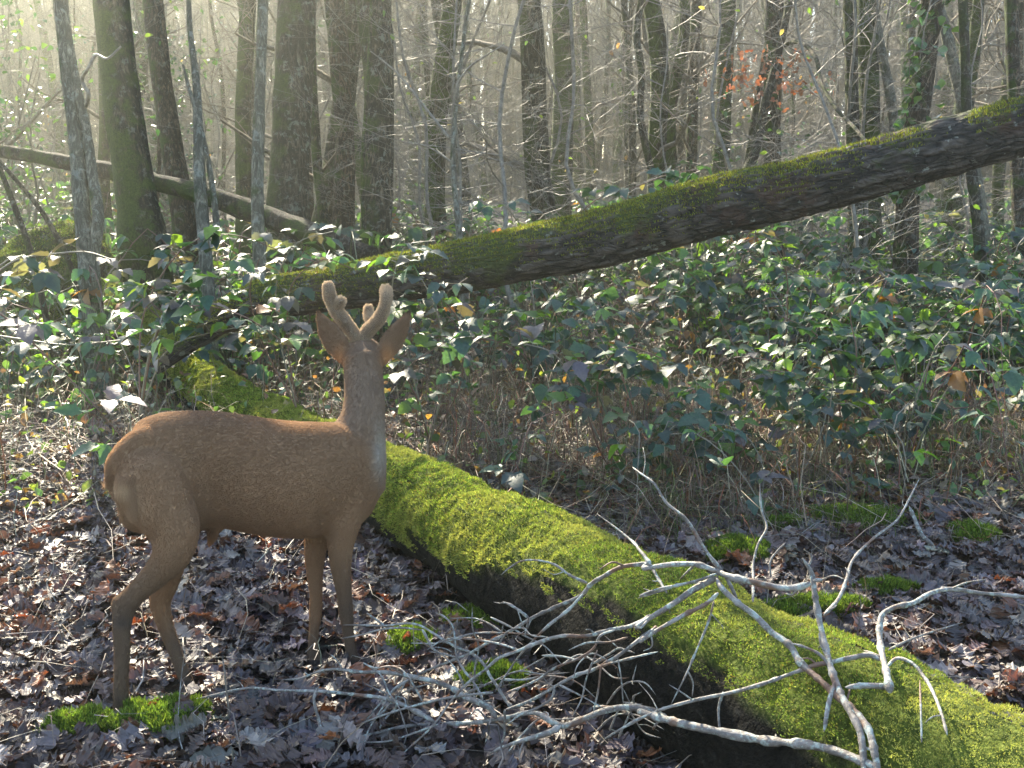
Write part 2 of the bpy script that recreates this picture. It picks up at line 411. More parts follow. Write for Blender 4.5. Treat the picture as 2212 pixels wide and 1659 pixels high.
# ---- mossy log in front
Q, q = resample(LOG, LOGR, 110)
log = empty('mossy_log', (0.4, 2.4, 0)); tag(log, 'thick moss covered log lying behind the deer and under the dead branches', 'log')
def child(mb_or_me, name, mat, root, smooth=True):
    me = mb_or_me.mesh(name, smooth) if isinstance(mb_or_me, MB) else mb_or_me
    me.transform(root.matrix_world.inverted() if False else __import__('mathutils').Matrix.Translation(-root.location))
    return mkobj(name, me, mat, root)
mb = MB(); lv = addtube(mb, Q, q * .93, sides=56, lump=.15, ls=3.0, seed=4, ridge=.10)
ctr = np.repeat(Q, 56, 0); dn = lv[:len(ctr)] - ctr; dn /= np.linalg.norm(dn, axis=1)[:, None]; lv0 = lv[:len(ctr)]
def mcover(P_, up_):
    ay = P_[:, 1]; nz_ = fbm(P_ * 5.0, 21, 4) + .35 * (fbm(P_ * 18, 5, 2) - .5)
    return up_ * .62 + nz_ * .75 + np.clip((ay - 2.9) / .5, 0, 1) * .24 + np.clip((2.05 - ay) / .3, 0, 1) * .18 - .03 - .34 * np.exp(-((ay - 2.30) / .40) ** 2) * np.clip((.82 - up_) * 6, 0, 1)
cv = np.clip((mcover(lv0, dn[:, 2]) - .52) * 12, 0, 1); cl_ = np.zeros((len(lv), 3)); cl_[:len(cv)] = cv[:, None]; mb.c = [cl_]
child(mb, 'trunk', M['log_bark'], log)
tri = mb.F[4][0]
P, N = surf_sample(lv, tri, 700000)
upn = N[:, 2]; nz = fbm(P * 5.0, 21, 4) + .35 * (fbm(P * 18, 5, 2) - .5)
alongy = P[:, 1]
cover = upn * .62 + nz * .75 + np.clip((alongy - 2.9) / .5, 0, 1) * .24 + np.clip((2.05 - alongy) / .3, 0, 1) * .18 - .03 - .34 * np.exp(-((alongy - 2.30) / .40) ** 2) * np.clip((.82 - upn) * 6, 0, 1)
ok = cover > .55
P, N, nz = P[ok], N[ok], nz[ok]
big = fbm(P * 9, 31, 3) * .6 + fbm(P * 30, 37, 2) * .4
P = P + N * (.004 + np.clip(big - .38, 0, 1) * .085 * np.clip(N[:, 2] + .4, .2, 1))[:, None]
c = pick(MOSSCOL, [5, 4, 3, 1.5, 1.5], len(P), .2)
yel = np.clip((fbm(P * 3.5, 77, 2) - .45) * 5, 0, 1)[:, None]
c = c * (1 - yel * .6) + np.array([.38, .37, .10]) * yel * .6
mb = MB(); sz_ = np.clip(P[:, 1] / 3, .5, 1); blades(mb, P, N, (.004 + .010 * big) * sz_, .0034 * sz_, c, .9, .2)
child(mb, 'moss', M['moss'], log, False)

# ------------------------------------------------------------------ leaning fallen trunk
LP = [(330, 800, 5.8), (440, 712, 5.72), (560, 655, 5.6), (760, 618, 5.5), (930, 588, 5.4), (1120, 552, 5.3), (1300, 515, 5.2), (1480, 462, 5.1), (1700, 413, 5.0), (1900, 362, 4.9), (2050, 318, 4.85), (2212, 272, 4.8), (2420, 205, 4.7), (2700, 110, 4.6)]
LW = [30, 62, 88, 100, 108, 116, 122, 124, 124, 124, 126, 122, 118, 112]
Pq = np.array([W(a, b, c_) for a, b, c_ in LP]); rq = np.array(LW) / 2 / FP * np.array([p[2] for p in LP])
Q, q = resample(Pq, rq, 460)
lean = empty('leaning_trunk', tuple(Q[270])); lean.location.z = 0; tag(lean, 'long dark fallen trunk with furrowed bark slanting up to the right over the brambles', 'fallen tree')
mb = MB()
V, F, T3 = tube(Q, q, sides=120, lump=.10, ls=3.0, seed=12, ridge=0)
ns, sd = len(Q), 120
th = np.linspace(0, 2 * math.pi, sd, endpoint=False); L = np.concatenate([[0], np.cumsum(np.linalg.norm(np.diff(Q, axis=0), axis=1))])
qq = np.stack([np.repeat(L, sd) * 8., np.tile(np.cos(th), ns) * 6.5, np.tile(np.sin(th), ns) * 6.5], 1)
qq[:, 1:] += (fbm(qq * np.array([.6, 1, 1]), 61, 2)[:, None] - .5) * 1.2
fur = np.abs(fbm(qq, 41, 3) - .5) * 4.5; fur = np.clip(fur, 0, 1); Vr = V[:ns * sd]; ax = np.repeat(Q, sd, 0)
Vr2 = ax + (Vr - ax) * (1 + (fur - .5)[:, None] * .10); V = np.concatenate([Vr2, V[ns * sd:]])
upness = np.clip(((Vr - ax)[:, 2] / np.repeat(q, sd)) * .5 + .5, 0, 1)
col = np.ones((len(V), 3)); col[:ns * sd] = np.stack([np.repeat(L / L[-1], sd), fur, upness], 1)
mb.V.append(V); mb.F = {4: [F], 3: [T3]}; mb.n = len(V); mb.c = [col]
child(mb, 'trunk', M['lean_bark'], lean)
P, N = surf_sample(Vr2, F[F.max(1) < ns * sd], 150000)
f_al = np.interp(P[:, 0], [-3, -1.2, 1.3, 1.9, 2.9], [.78, .74, .46, -.02, -.12])
ok = (N[:, 2] * .55 + fbm(P * 6, 91, 4) * .75 + f_al * .55) > .86
P, N = P[ok], N[ok]; c = pick([(.19, .23, .03), (.27, .27, .045), (.11, .13, .02), (.16, .11, .03)], [5, 4, 3, 1.5], len(P), .2)
mb = MB(); blades(mb, P, N, np.full(len(P), .014), .0045, c, .5, .3); child(mb, 'moss', M['moss'], lean, False)

# ------------------------------------------------------------------ log further back on the left, mossy stump
Q, q = resample([W(-60, 318, 8.9), W(60, 335, 8.7), W(200, 362, 8.5), W(340, 395, 8.3), W(430, 418, 8.1), W(540, 455, 7.9), W(660, 500, 7.6), W(800, 560, 7.3)], np.array([.05, .055, .065, .075, .08, .08, .085, .09]), 60)
bl = empty('fallen_log', (Q[30][0], Q[30][1], 0)); tag(bl, 'brown fallen log propped up behind the big mossy tree on the left', 'log')
mb = MB(); addtube(mb, Q, q, sides=20, lump=.22, ls=5, seed=8, ridge=.18); child(mb, 'trunk', M['bark_dark'], bl)
mb = MB()
Q, q = resample([(-3.5, 7.7, -.1), (-3.45, 7.7, .25), (-3.4, 7.75, .6), (-3.45, 7.8, .85), (-3.5, 7.8, .98)], [.62, .52, .45, .40, .22], 40)
st = empty('mossy_stump', (-3.5, 7.7, 0)); tag(st, 'dark mossy stump at the left edge behind drooping bramble leaves', 'stump')
sv = addtube(mb, Q, q, sides=64, lump=.38, ls=3., seed=3, ridge=.15); child(mb, 'trunk', M['bark_moss'], st)
P, N = surf_sample(sv, mb.F[4][0], 70000); ok = fbm(P * 6, 5, 4) + .3 * N[:, 2] > .55; P, N = P[ok], N[ok]
mb = MB(); blades(mb, P, N, np.full(len(P), .016), .005, pick(MOSSCOL, [2, 4, 0.5, 1.5, 5], len(P), .2), .6, .3); child(mb, 'moss', M['moss'], st, False)

# ------------------------------------------------------------------ trees
def limb(mb, p0, d, ln, r0, depth, rng, sides=5, droop=0., nchild=4, wig=.25, minr=.0015, upb=.1):
    n = 7 if depth > 0 else 5
    P = [np.array(p0, float)]; d = np.array(d, float); d /= np.linalg.norm(d)
    for k in range(n - 1):
        d = d + wig * rng.randn(3) * .6; d[2] += upb * .5 - droop * .1; d /= np.linalg.norm(d); P.append(P[-1] + d * ln / (n - 1))
    P = np.array(P); rad = np.linspace(r0, max(minr, r0 * .25), n)
    addtube(mb, P, rad, sides=max(3, sides), cap=False)
    if depth > 0:
        for c in range(nchild):
            k = rng.randint(1, n); a = P[k]; dd = (P[k] - P[k - 1]); dd /= np.linalg.norm(dd)
            s = rng.randn(3); s -= dd * (s @ dd); s /= np.linalg.norm(s); s[2] *= .5
            limb(mb, a, dd * .6 + s * .9, ln * (.35 + .35 * rng.rand()), rad[k] * .6, depth - 1, rng, 3, droop, nchild, wig, minr, upb)

def hero_tree(label, pts, mat, wpx, top=10.5, crown=True, seed=1, group=None, name='tree', lean_up=None, sides=22, nl=4, ridge=.12, lump=.10, crlow=5., extra=None):
    """pts: (u, v, zd) from the base upward; wpx: width in photo pixels at each"""
    rng = np.random.RandomState(seed)
    P = [W(*p) for p in pts]; rad = [w_ / 2 / FP * p[2] for w_, p in zip(wpx, pts)]
    # down to the ground
    d = P[0] - P[1]; b = P[0].copy()
    while b[2] > gz(b[0], b[1]) - .1: b = b + d / abs(d[2]) * .05 * np.array([.5, .5, 1])
    if np.linalg.norm(b - P[0]) > .3:
        P = [b, b * .6 + P[0] * .4] + P; rad = [rad[0] * 1.45, rad[0] * 1.1] + rad
    # up to the crown
    d = P[-1] - P[-2]; d /= np.linalg.norm(d); e = P[-1].copy(); r = rad[-1]; h = e[2]
    nst = 6
    for k in range(nst):
        step = (top - h) / nst; d = d + np.array([0, 0, .25]) + .06 * rng.randn(3); d /= np.linalg.norm(d)
        e = e + d * step; P.append(e); rad.append(max(.012, r * (1 - (k + 1) / (nst + .6))))
    Q, q = resample(P, rad, 70)
    root = empty(name, (Q[0][0], Q[0][1], float(gz(Q[0][0], Q[0][1])))); tag(root, label, 'tree', group)
    mb = MB(); addtube(mb, Q, q, sides=sides, lump=lump, ls=4, seed=seed, ridge=ridge); child(mb, 'trunk', mat, root)
    if crown:
        mb = MB(); zz = np.linspace(crlow, top * .95, nl)
        for z_ in zz:
            k = int(np.argmin(abs(Q[:, 2] - z_))); an = rng.rand() * 6.28
            limb(mb, Q[k], (math.cos(an), math.sin(an), .6), top * .22 * (1.1 - z_ / top * .5), q[k] * .45, 2, rng, 5, nchild=5, minr=.003)
        child(mb, 'crown', M['twig_far'], root)
    return root, Q, q

hero_tree('broad mossy tree with green trunk leaning left of the fallen log', [(310, 540, 8), (296, 440, 8), (285, 350, 8), (262, 200, 8), (240, 0, 8)], M['bark_moss'], [110, 88, 84, 80, 76], seed=11)
t2, Q, q = hero_tree('pale forked tree with a crooked bare side branch at the far left', [(190, 560, 6.6), (178, 460, 6.6), (168, 340, 6.6), (150, 190, 6.6), (128, 0, 6.6)], M['bark_pale'], [44, 34, 32, 30, 26], top=9, seed=12, sides=16, ridge=.05)
def sub(root, name, mat, tubes, sides=8):
    mb = MB()
    for pts, r0, r1 in tubes:
        Q_, q_ = resample([W(*p) for p in pts], np.linspace(r0, r1, len(pts)), 8 * len(pts)); addtube(mb, Q_, q_, sides=sides, lump=.1, ls=20)
    return child(mb, name, mat, root)
sub(t2, 'stem', M['bark_pale'], [([(200, 560, 6.6), (212, 480, 6.55), (200, 380, 6.6), (186, 280, 6.6), (165, 180, 6.6), (145, 60, 6.6), (135, -60, 6.6)], .042, .02)])
sub(t2, 'branch', M['twig'], [([(186, 230, 6.6), (190, 200, 6.5), (178, 178, 6.5), (192, 145, 6.4), (205, 122, 6.4), (235, 125, 6.3), (262, 100, 6.3)], .014, .006)])
hero_tree('hazy reddish tree behind the broad mossy trunk', [(392, 440, 11), (372, 320, 11), (350, 180, 11), (330, 0, 11)], M['bark_brown'], [52, 48, 44, 44], seed=13)
t4, _, _ = hero_tree('slender pale twin stemmed sapling rising in front of the brown fallen log', [(440, 500, 6.2), (432, 400, 6.2), (428, 280, 6.2), (424, 180, 6.25), (410, 60, 6.3)], M['bark_pale'], [30, 27, 22, 16, 12], top=5, crown=False, seed=14, sides=12, ridge=.03)
sub(t4, 'stem', M['bark_pale'], [([(470, 510, 6.2), (462, 430, 6.2), (450, 350, 6.2), (432, 270, 6.2), (408, 190, 6.2), (395, 140, 6.2)], .022, .007)])
hero_tree('straight dark green tree to the right of the pale sapling', [(530, 480, 11), (528, 400, 11), (525, 250, 11), (536, 0, 11)], M['bark_moss'], [44, 38, 34, 34], seed=15)
hero_tree('thin pale lichened tree just left of the widest brown trunk', [(560, 560, 7.2), (556, 420, 7.2), (560, 250, 7.2), (568, 0, 7.2)], M['bark_pale'], [30, 27, 25, 23], top=8, seed=16, sides=14, ridge=.05)
hero_tree('widest brown tree with straight trunk behind the deer', [(622, 470, 8.6), (626, 350, 8.6), (634, 180, 8.6), (642, 0, 8.6)], M['bark_oak'], [96, 84, 80, 84], top=12, seed=17, sides=28)
hero_tree('narrow green tree pressed against the widest brown trunk', [(700, 480, 9.6), (688, 380, 9.6), (678, 250, 9.6), (668, 0, 9.6)], M['bark_moss'], [24, 22, 22, 22], seed=18, sides=14)
hero_tree('brown tree standing between the two thick trunks', [(742, 490, 10), (745, 300, 10), (735, 150, 10), (722, 0, 10)], M['bark_brown'], [50, 42, 44, 46], seed=19)
hero_tree('dark thick tree right above the antlers with a leaning top', [(812, 480, 9), (818, 330, 9), (818, 180, 9), (808, 0, 9)], M['bark_oak'], [68, 66, 66, 78], top=12, seed=20, sides=26)
hero_tree('sunlit green pole hugging the thick tree above the antlers', [(786, 500, 8.6), (784, 350, 8.6), (790, 240, 8.6), (800, 60, 8.8)], M['bark_moss'], [11, 10, 9, 8], top=6, crown=False, seed=21, sides=8, ridge=0)
hero_tree('crooked brown tree behind the grey sapling with the arching branch', [(1010, 470, 13), (990, 300, 13), (975, 180, 13), (950, 60, 13), (940, 0, 13)], M['bark_slim'], [24, 26, 26, 24, 20], seed=22)
t11, _, _ = hero_tree('thin grey sapling with an arching side branch above the fallen trunk', [(992, 520, 6.5), (984, 430, 6.5), (978, 340, 6.5), (984, 240, 6.5), (990, 180, 6.5)], M['bark_pale'], [12, 12, 11, 9, 7], top=2.6, crown=False, seed=23, sides=8, ridge=0)
sub(t11, 'branch', M['twig'], [([(986, 215, 6.5), (990, 180, 6.45), (1010, 150, 6.4), (1050, 120, 6.3), (1090, 95, 6.3)], .010, .003), ([(975, 350, 6.5), (930, 320, 6.5), (880, 305, 6.5)], .006, .002), ([(972, 300, 6.5), (920, 235, 6.5), (850, 150, 6.5), (800, 110, 6.5)], .010, .003)])
hero_tree('dark mossy tree in the middle of the photo beyond the fallen trunk', [(1210, 430, 13), (1215, 300, 13), (1218, 150, 13), (1214, 0, 13)], M['bark_moss'], [50, 46, 46, 46], seed=24)
hero_tree('slim wavy tree with two kinks right of the mossy middle tree', [(1420, 420, 10), (1400, 340, 10), (1382, 240, 10), (1386, 160, 10), (1375, 70, 10), (1385, 0, 10)], M['bark_slim'], [18, 16, 16, 16, 16, 14], top=8, seed=25, sides=12)
hero_tree('mossy tree left of the one with brown clinging leaves', [(1552, 430, 12), (1560, 300, 12), (1566, 150, 12), (1572, 0, 12)], M['bark_moss'], [42, 36, 34, 34], seed=26)
hero_tree('thin bare stem leaning left at the left edge of the photo', [(62, 530, 6.4), (25, 430, 6.4), (0, 365, 6.4), (-30, 290, 6.4)], M['bark_slim'], [14, 12, 11, 9], top=3.5, crown=False, seed=41, sides=8, ridge=0)
hero_tree('second thin bare stem slanting behind the mossy stump', [(128, 520, 6.9), (85, 450, 6.9), (40, 395, 6.9), (0, 350, 6.9), (-40, 300, 6.9)], M['bark_slim'], [12, 11, 10, 9, 8], top=3.2, crown=False, seed=42, sides=8, ridge=0)
# evergreen shrubs glittering in the upper left
for n_, (x_, y_, h_, r_, lab_) in enumerate([(-5.4, 11.5, 3.6, 1.1, 'glittering evergreen shrub in the upper left corner'), (-4.3, 14.5, 3.4, .9, 'evergreen shrub seen between the pale forked tree and the broad mossy tree'), (3.0, 11.5, 1.6, .5, 'small leafy evergreen bush under the upper middle of the fallen trunk')]):
    z_ = float(gz(x_, y_)); rt = empty('evergreen_shrub', (x_, y_, z_)); tag(rt, lab_, 'shrub'); rng_ = np.random.RandomState(60 + n_); mb = MB()
    for q_ in range(9): limb(mb, (x_, y_, z_), (rng_.randn() * .35, rng_.randn() * .35, 1), h_ * (.6 + .5 * rng_.rand()), .02, 2, rng_, 4, nchild=5, minr=.002)
    child(mb, 'stems', M['twig'], rt); vv = np.concatenate(mb.V); vv = vv[vv[:, 2] > z_ + .25]; m_ = int(1500 * r_); pp = vv[rng_.randint(0, len(vv), m_)] + rng_.randn(m_, 3) * .05
    lb = MB(); Vl, Fl = ovate_leaf(.25, .3, 4, .1, 3, .3); scatter(lb, Vl, Fl, pp, rotm(rs.randn(m_) * .6, rs.randn(m_) * .6, rs.rand(m_) * 6.28), .05 + .035 * rs.rand(m_), pick([(.03, .07, .035), (.05, .10, .04), (.10, .15, .04)], [4, 3, 1.5], m_)); child(lb, 'leaves', M['ivy_leaf'], rt)
t17, Q, q = hero_tree('brown tree with a few orange dead leaves clinging to its twigs', [(1668, 430, 10.5), (1666, 300, 10.5), (1670, 150, 10.5), (1672, 0, 10.5)], M['bark_brown'], [46, 40, 38, 40], seed=27)
sub(t17, 'branch', M['bark_slim'], [([(1600, 400, 9.5), (1630, 330, 9.6), (1652, 230, 9.7), (1680, 120, 9.8), (1705, 0, 9.9), (1715, -60, 9.9)], .05, .03), ([(1672, 110, 10.2), (1720, 90, 9.6), (1760, 120, 9), (1775, 180, 8.5), (1800, 225, 8), (1850, 280, 7), (1880, 320, 6)], .022, .010)])
hero_tree('dark left stem of the close pair behind the fallen trunk', [(1848, 560, 9), (1846, 400, 9), (1840, 200, 9), (1836, 0, 9)], M['bark_oak'], [34, 30, 28, 28], seed=28, sides=16)
hero_tree('broad green right stem of the close pair behind the fallen trunk', [(1880, 550, 9.3), (1876, 400, 9.3), (1878, 200, 9.3), (1872, 0, 9.3)], M['bark_moss'], [56, 46, 44, 42], seed=29, top=12)
hero_tree('crooked tree with black and white lichen patches right of the close pair', [(1948, 520, 9.5), (1936, 330, 9.5), (1925, 220, 9.5), (1905, 110, 9.5), (1885, 0, 9.5)], M['bark_pale'], [24, 24, 22, 18, 16], seed=30, sides=14)
ivy, IQ, iq = hero_tree('ivy clad reddish tree with a lit column of ivy up its left side', [(1958, 520, 8.5), (1965, 380, 8.5), (1990, 200, 8.5), (2005, 90, 8.5), (2015, 0, 8.5)], M['bark_brown'], [52, 46, 46, 46, 48], seed=31, top=12)
hero_tree('leaning grey tree crossing behind the ivy clad trunk', [(2130, 560, 10), (2110, 400, 10), (2085, 260, 10), (2050, 100, 10), (2025, 0, 10)], M['bark_pale'], [26, 26, 26, 24, 22], seed=32, sides=14)
hero_tree('dark narrow tree near the right edge under the fallen trunk', [(2120, 600, 8), (2112, 480, 8), (2090, 300, 8), (2085, 120, 8), (2080, 0, 8)], M['bark_slim'], [26, 24, 22, 20, 20], seed=33, sides=14)
hero_tree('brown tree cut by the right edge of the photo', [(2205, 560, 9), (2200, 400, 9), (2190, 200, 9), (2185, 0, 9)], M['bark_brown'], [34, 30, 28, 28], seed=34)
# ivy leaves on the ivy tree
Vl, Fl = ovate_leaf(.2, .15, 3, .05, 5, .5)
k = rs.randint(8, 60, 900); kk = k[(IQ[k][:, 2] > .9) & (IQ[k][:, 2] < 7)]
an = np.where(rs.rand(len(kk)) < .6, math.pi + rs.randn(len(kk)) * .5, rs.rand(len(kk)) * 6.28)
P = IQ[kk] + np.stack([np.cos(an), -abs(np.sin(an)), rs.randn(len(kk)) * .3], 1) * (iq[kk] * 1.1 + rs.rand(len(kk)) * .05)[:, None] + rs.randn(len(kk), 3) * .03
mb = MB(); scatter(mb, Vl, Fl, P, rotm(rs.randn(len(kk)) * .6, .6 + rs.randn(len(kk)) * .5, an + rs.randn(len(kk)) * .5), .05 + .04 * rs.rand(len(kk)), pick([(.05, .11, .03), (.09, .16, .04)], [3, 1], len(kk)))
child(mb, 'ivy', M['ivy_leaf'], ivy, True)
# dead leaves clinging
Vl, Fl = oak_leaf(3, 2); n = 160; P = np.array([W(a, b, c_) for a, b, c_ in zip(1660 + rs.randn(n) * 60, 170 + rs.randn(n) * 30, 10 + rs.randn(n) * .4)])
mb = MB(); scatter(mb, Vl, Fl, P, rotm(rs.randn(n), rs.randn(n), rs.rand(n) * 6), .05 + .04 * rs.rand(n), pick([(.30, .13, .05), (.4, .2, .1)], [1, 1], n)); child(mb, 'dead_leaves', M['litter'], t17, False)

def copy_thing(root, kids, loc, rz, s=1., label=None, group=None, tiltx=0, tilty=0):
    c = root.copy(); C.objects.link(c); c.location = loc; c.rotation_euler = (tiltx, tilty, rz); c.scale = (s, s, s)
    if label: c['label'] = label
    if group: c['group'] = group
    for k_ in kids:
        d_ = k_.copy(); C.objects.link(d_); d_.parent = c
    return c
# generic slim trees
def slim_variant(i, h, r):
    rng = np.random.RandomState(200 + i); n = 9; P = np.zeros((n, 3)); P[:, 2] = np.linspace(-.15, h, n)
    P[:, :2] = np.cumsum(rng.randn(n, 2) * .10 * h / 9, 0); P[:, :2] -= P[0, :2]
    Q, q = resample(P, r * np.linspace(1.15, .22, n), 34)
    root = empty('slim_tree'); mb = MB(); addtube(mb, Q, q, sides=10, lump=.15, ls=5, seed=i)
    tr = mb.build('trunk', [M['bark_slim'], M['bark_moss'], M['bark_brown'], M['bark_oak']][i % 4], root)
    mb = MB()
    for k in range(12):
        z_ = 1.2 + (h - 1.5) * (k / 12) ** .9; kk = int(np.argmin(abs(Q[:, 2] - z_))); an = rng.rand() * 6.28
        limb(mb, Q[kk], (math.cos(an), math.sin(an), .5), h * .16 * (1 - .3 * z_ / h), q[kk] * .38, 2, rng, 4, nchild=4, minr=.0025, wig=.3)
    cr = mb.build('crown', M['twig_far'], root)
    return root, [tr, cr]
slims = [slim_variant(i, h, r) for i, (h, r) in enumerate([(8, .05), (9.5, .08), (9, .06), (10, .11), (7, .035), (9.5, .09), (6, .03)])]
hx = []
n_sl = 0
G_SL = 'bare slim trees crowding the wood behind'
for k in range(2200):
    if n_sl >= 225: break
    y = 10.5 + 32 * rs.rand() ** 1.15; x = (rs.rand() * 2 - 1) * (y * .56 + 2)
    if any((x - a) ** 2 + (y - b) ** 2 < .35 for a, b in hx): continue
    hx.append((x, y)); r_, kd = slims[rs.randint(len(slims))]; z = float(gz(x, y))
    args = ((x, y, z), rs.rand() * 6.28, .8 + .5 * rs.rand())
    if n_sl < len(slims):
        r_, kd = slims[n_sl]; r_.location = args[0]; r_.rotation_euler = (rs.randn() * .05, rs.randn() * .07, args[1])
        tag(r_, 'slim bare tree among the crowd of trunks beyond the brambles', 'tree', G_SL)
    else: copy_thing(r_, kd, *args, tiltx=rs.randn() * .04, tilty=rs.randn() * .07)
    n_sl += 1
# saplings with fine spreading twigs
def sapling_variant(i):
    rng = np.random.RandomState(300 + i); h = 3.2 + rng.rand() * 1.6; n = 8; P = np.zeros((n, 3)); P[:, 2] = np.linspace(-.1, h, n)
    P[:, :2] = np.cumsum(rng.randn(n, 2) * .11, 0); P[:, :2] -= P[0, :2]; Q, q = resample(P, np.linspace(.022, .006, n), 20)
    root = empty('sapling'); mb = MB(); addtube(mb, Q, q, sides=6, lump=.1); tr = mb.build('stem', M['twig'], root); mb = MB()
    for k in range(20):
        kk = rng.randint(3, 20); an = rng.rand() * 6.28
        limb(mb, Q[kk], (math.cos(an), math.sin(an), .25), .9 + .8 * rng.rand(), .006, 2, rng, 3, nchild=5, minr=.0012, wig=.28, upb=.02)
    tw = mb.build('twigs', M['twig'], root); vv = np.concatenate(mb.V); m_ = 16 if i % 2 else 5; pp = vv[rng.randint(0, len(vv), m_)]
    lb = MB(); Vl, Fl = ovate_leaf(.3, .2, 3, .05, i, .32); scatter(lb, Vl, Fl, pp, rotm(rs.randn(m_) * .7, .5 + rs.randn(m_) * .6, rs.rand(m_) * 6.28), .035 + .03 * rs.rand(m_), pick([(.20, .12, .07), (.24, .20, .13), (.10, .16, .04)], [(4, 3, 1), (1, 1, 6)][i % 2], m_))
    return root, [tr, tw, lb.build('leaves', M['bramble_leaf'], root)]
saps = [sapling_variant(i) for i in range(5)]; n_sp = 0
for k in range(70):
    y = 7.0 + 13 * rs.rand(); x = (rs.rand() * 2 - 1) * (y * .52 + .5)
    if x < -.1 * y and y < 12: continue
    r_, kd = saps[n_sp % 5]
    if n_sp < 5:
        r_.location = (x, y, float(gz(x, y))); r_.rotation_euler = (0, .05, rs.rand() * 6); tag(r_, 'leafless sapling with a spray of fine sunlit twigs among the trunks', 'sapling', 'twiggy saplings between the trunks')
    else: copy_thing(r_, kd, (x, y, float(gz(x, y))), rs.rand() * 6.28, .7 + .5 * rs.rand(), tilty=rs.randn() * .12)
    n_sp += 1
# far wood as one mass
rng = np.random.RandomState(5); mb = MB()
for k in range(1500):
    y = 34 + 30 * rng.rand(); x = (rng.rand() * 2 - 1) * (y * .62 + 3); z = float(gz(x, y)); h = 9 + 3.5 * rng.rand(); r = .05 + .12 * rng.rand()
    P = np.array([[x, y, z - .2], [x + rng.randn() * .25, y, z + h * .3], [x + rng.randn() * .5, y, z + h * .65], [x + rng.randn() * .7, y, z + h]])
    addtube(mb, P, [r, r * .8, r * .5, .02], sides=6, cap=False)
    for c_ in range(16):
        f = .08 + .85 * rng.rand(); p0 = P[0] + (P[3] - P[0]) * f; an = rng.rand() * 6.28
        L_ = .8 + 1.8 * rng.rand(); e = p0 + np.array([math.cos(an), math.sin(an), .6]) * L_
        addtube(mb, np.array([p0, (p0 + e) / 2 + rng.randn(3) * .15, e]), [.018, .012, .006], sides=3, cap=False)
        for c2 in range(3):
            s = p0 + (e - p0) * rng.rand(); e2 = s + np.array([rng.randn(), rng.randn(), .4 + rng.rand()]) * .5
            addtube(mb, np.array([s, e2]), [.008, .004], sides=3, cap=False)
tag(mb.build('far_wood', M['twig_far']), 'hazy mass of distant bare trees closing off the view', 'wood', kind='stuff')

# ------------------------------------------------------------------ brambles
BRCOL = [(.032, .072, .052), (.045, .10, .055), (.09, .16, .035), (.025, .05, .042), (.085, .075, .085), (.25, .10, .03)]
leafv = [ovate_leaf(.32, .22, 9, .11, s, .33 + .05 * (s % 2)) for s in range(3)]
def add_leafsets(mb, pos, dirs, size, colw, face=None):
    """trifoliate leaves: pos, outward heading (n,), size"""
    n = len(pos); tl = np.where(rs.rand(n) < .5, -.1, .35) + rs.randn(n) * .28; col = pick(BRCOL, colw, n, .2)
    for off, sz in ((0, 1.0), (1.15, .82), (-1.15, .82), ):
        a = dirs + off + rs.randn(n) * .12
        st_ = np.stack([np.cos(dirs), np.sin(dirs), 0 * dirs], 1) * (size * .25)[:, None]
        Vl, Fl = leafv[rs.randint(3)]
        scatter(mb, Vl, Fl, pos + st_ * (1 if off == 0 else 0), rotm(rs.randn(n) * .35, tl + rs.randn(n) * .25, a), size * sz * (.9 + .2 * rs.rand(n)), col * (1 + .08 * rs.randn(n, 1)))
def bramble_variant(ncane, h, ln, lsz=.082, seed=0, colw=(6, 4, 3, 5, 1.5, .3), step=.075):
    rng = np.random.RandomState(400 + seed); canes = MB(); lp = []; ld = []
    for c_ in range(ncane):
        an = rng.rand() * 6.28; hh = h * (.6 + .6 * rng.rand()); L_ = ln * (.6 + .7 * rng.rand()); n = 7
        s = np.linspace(0, 1, n); r_ = s ** .9 * L_
        P = np.stack([r_ * math.cos(an), r_ * math.sin(an), hh * np.sin(np.pi * np.minimum(s * .95 + .02, 1)) ** .8 * (1 - .15 * s)], 1) + rng.randn(n, 3) * .025
        P[0] = [0, 0, -.03]; Q, q = resample(P, np.linspace(.004, .0018, n), 16)
        cc = np.array([(.16, .08, .06), (.09, .10, .045), (.20, .17, .12)][rng.randint(3)])
        addtube(canes, Q, q, sides=5, cap=False, col=cc)
        m = int(L_ / step)
        for k in range(m):
            f = .18 + .82 * (k + rng.rand() * .6) / m; i_ = min(15, int(f * 15)); sd_ = an + (1.2 if k % 2 else -1.2) + rng.randn() * .5
            pl = .03 + .04 * rng.rand(); tip = Q[i_] + np.array([math.cos(sd_) * pl, math.sin(sd_) * pl, .01 + .03 * rng.rand()])
            addtube(canes, np.array([Q[i_], tip]), [.0015, .001], sides=3, cap=False, col=cc); lp.append(tip); ld.append(sd_)
    lv_ = MB(); lp = np.array(lp); ld = np.array(ld); add_leafsets(lv_, lp, ld, lsz * (.65 + .6 * rs.rand(len(lp))), colw)
    root = empty('bramble'); return root, [canes.build('canes', M['cane'], root), lv_.build('leaves', M['bramble_leaf'], root)]
brs = [bramble_variant(6 + i % 3, .45 + .1 * (i % 4), .75, seed=i) for i in range(7)]
G_BR = 'brambles making up the thicket'
spots = []
for k in range(6000):
    if len(spots) >= 235: break
    y = 4.3 + 11.5 * rs.rand() ** .9; x = (rs.rand() * 2 - 1) * (y * .52 + .6)
    u = x / y
    dens = 1.0
    if x < -.25 and y < 5.9 and x > -2.6: continue
    if y < 6.0: dens = .22 if x > -.3 else .45
    dens *= float(np.clip((fbm(np.array([[x * .9, y * .9, 0]]), 55, 2)[0] - .40) * 6, .06, 1))
    if rs.rand() > dens: continue
    if any((x - a) ** 2 + (y - b) ** 2 < (.20) ** 2 for a, b in spots): continue
    spots.append((x, y))
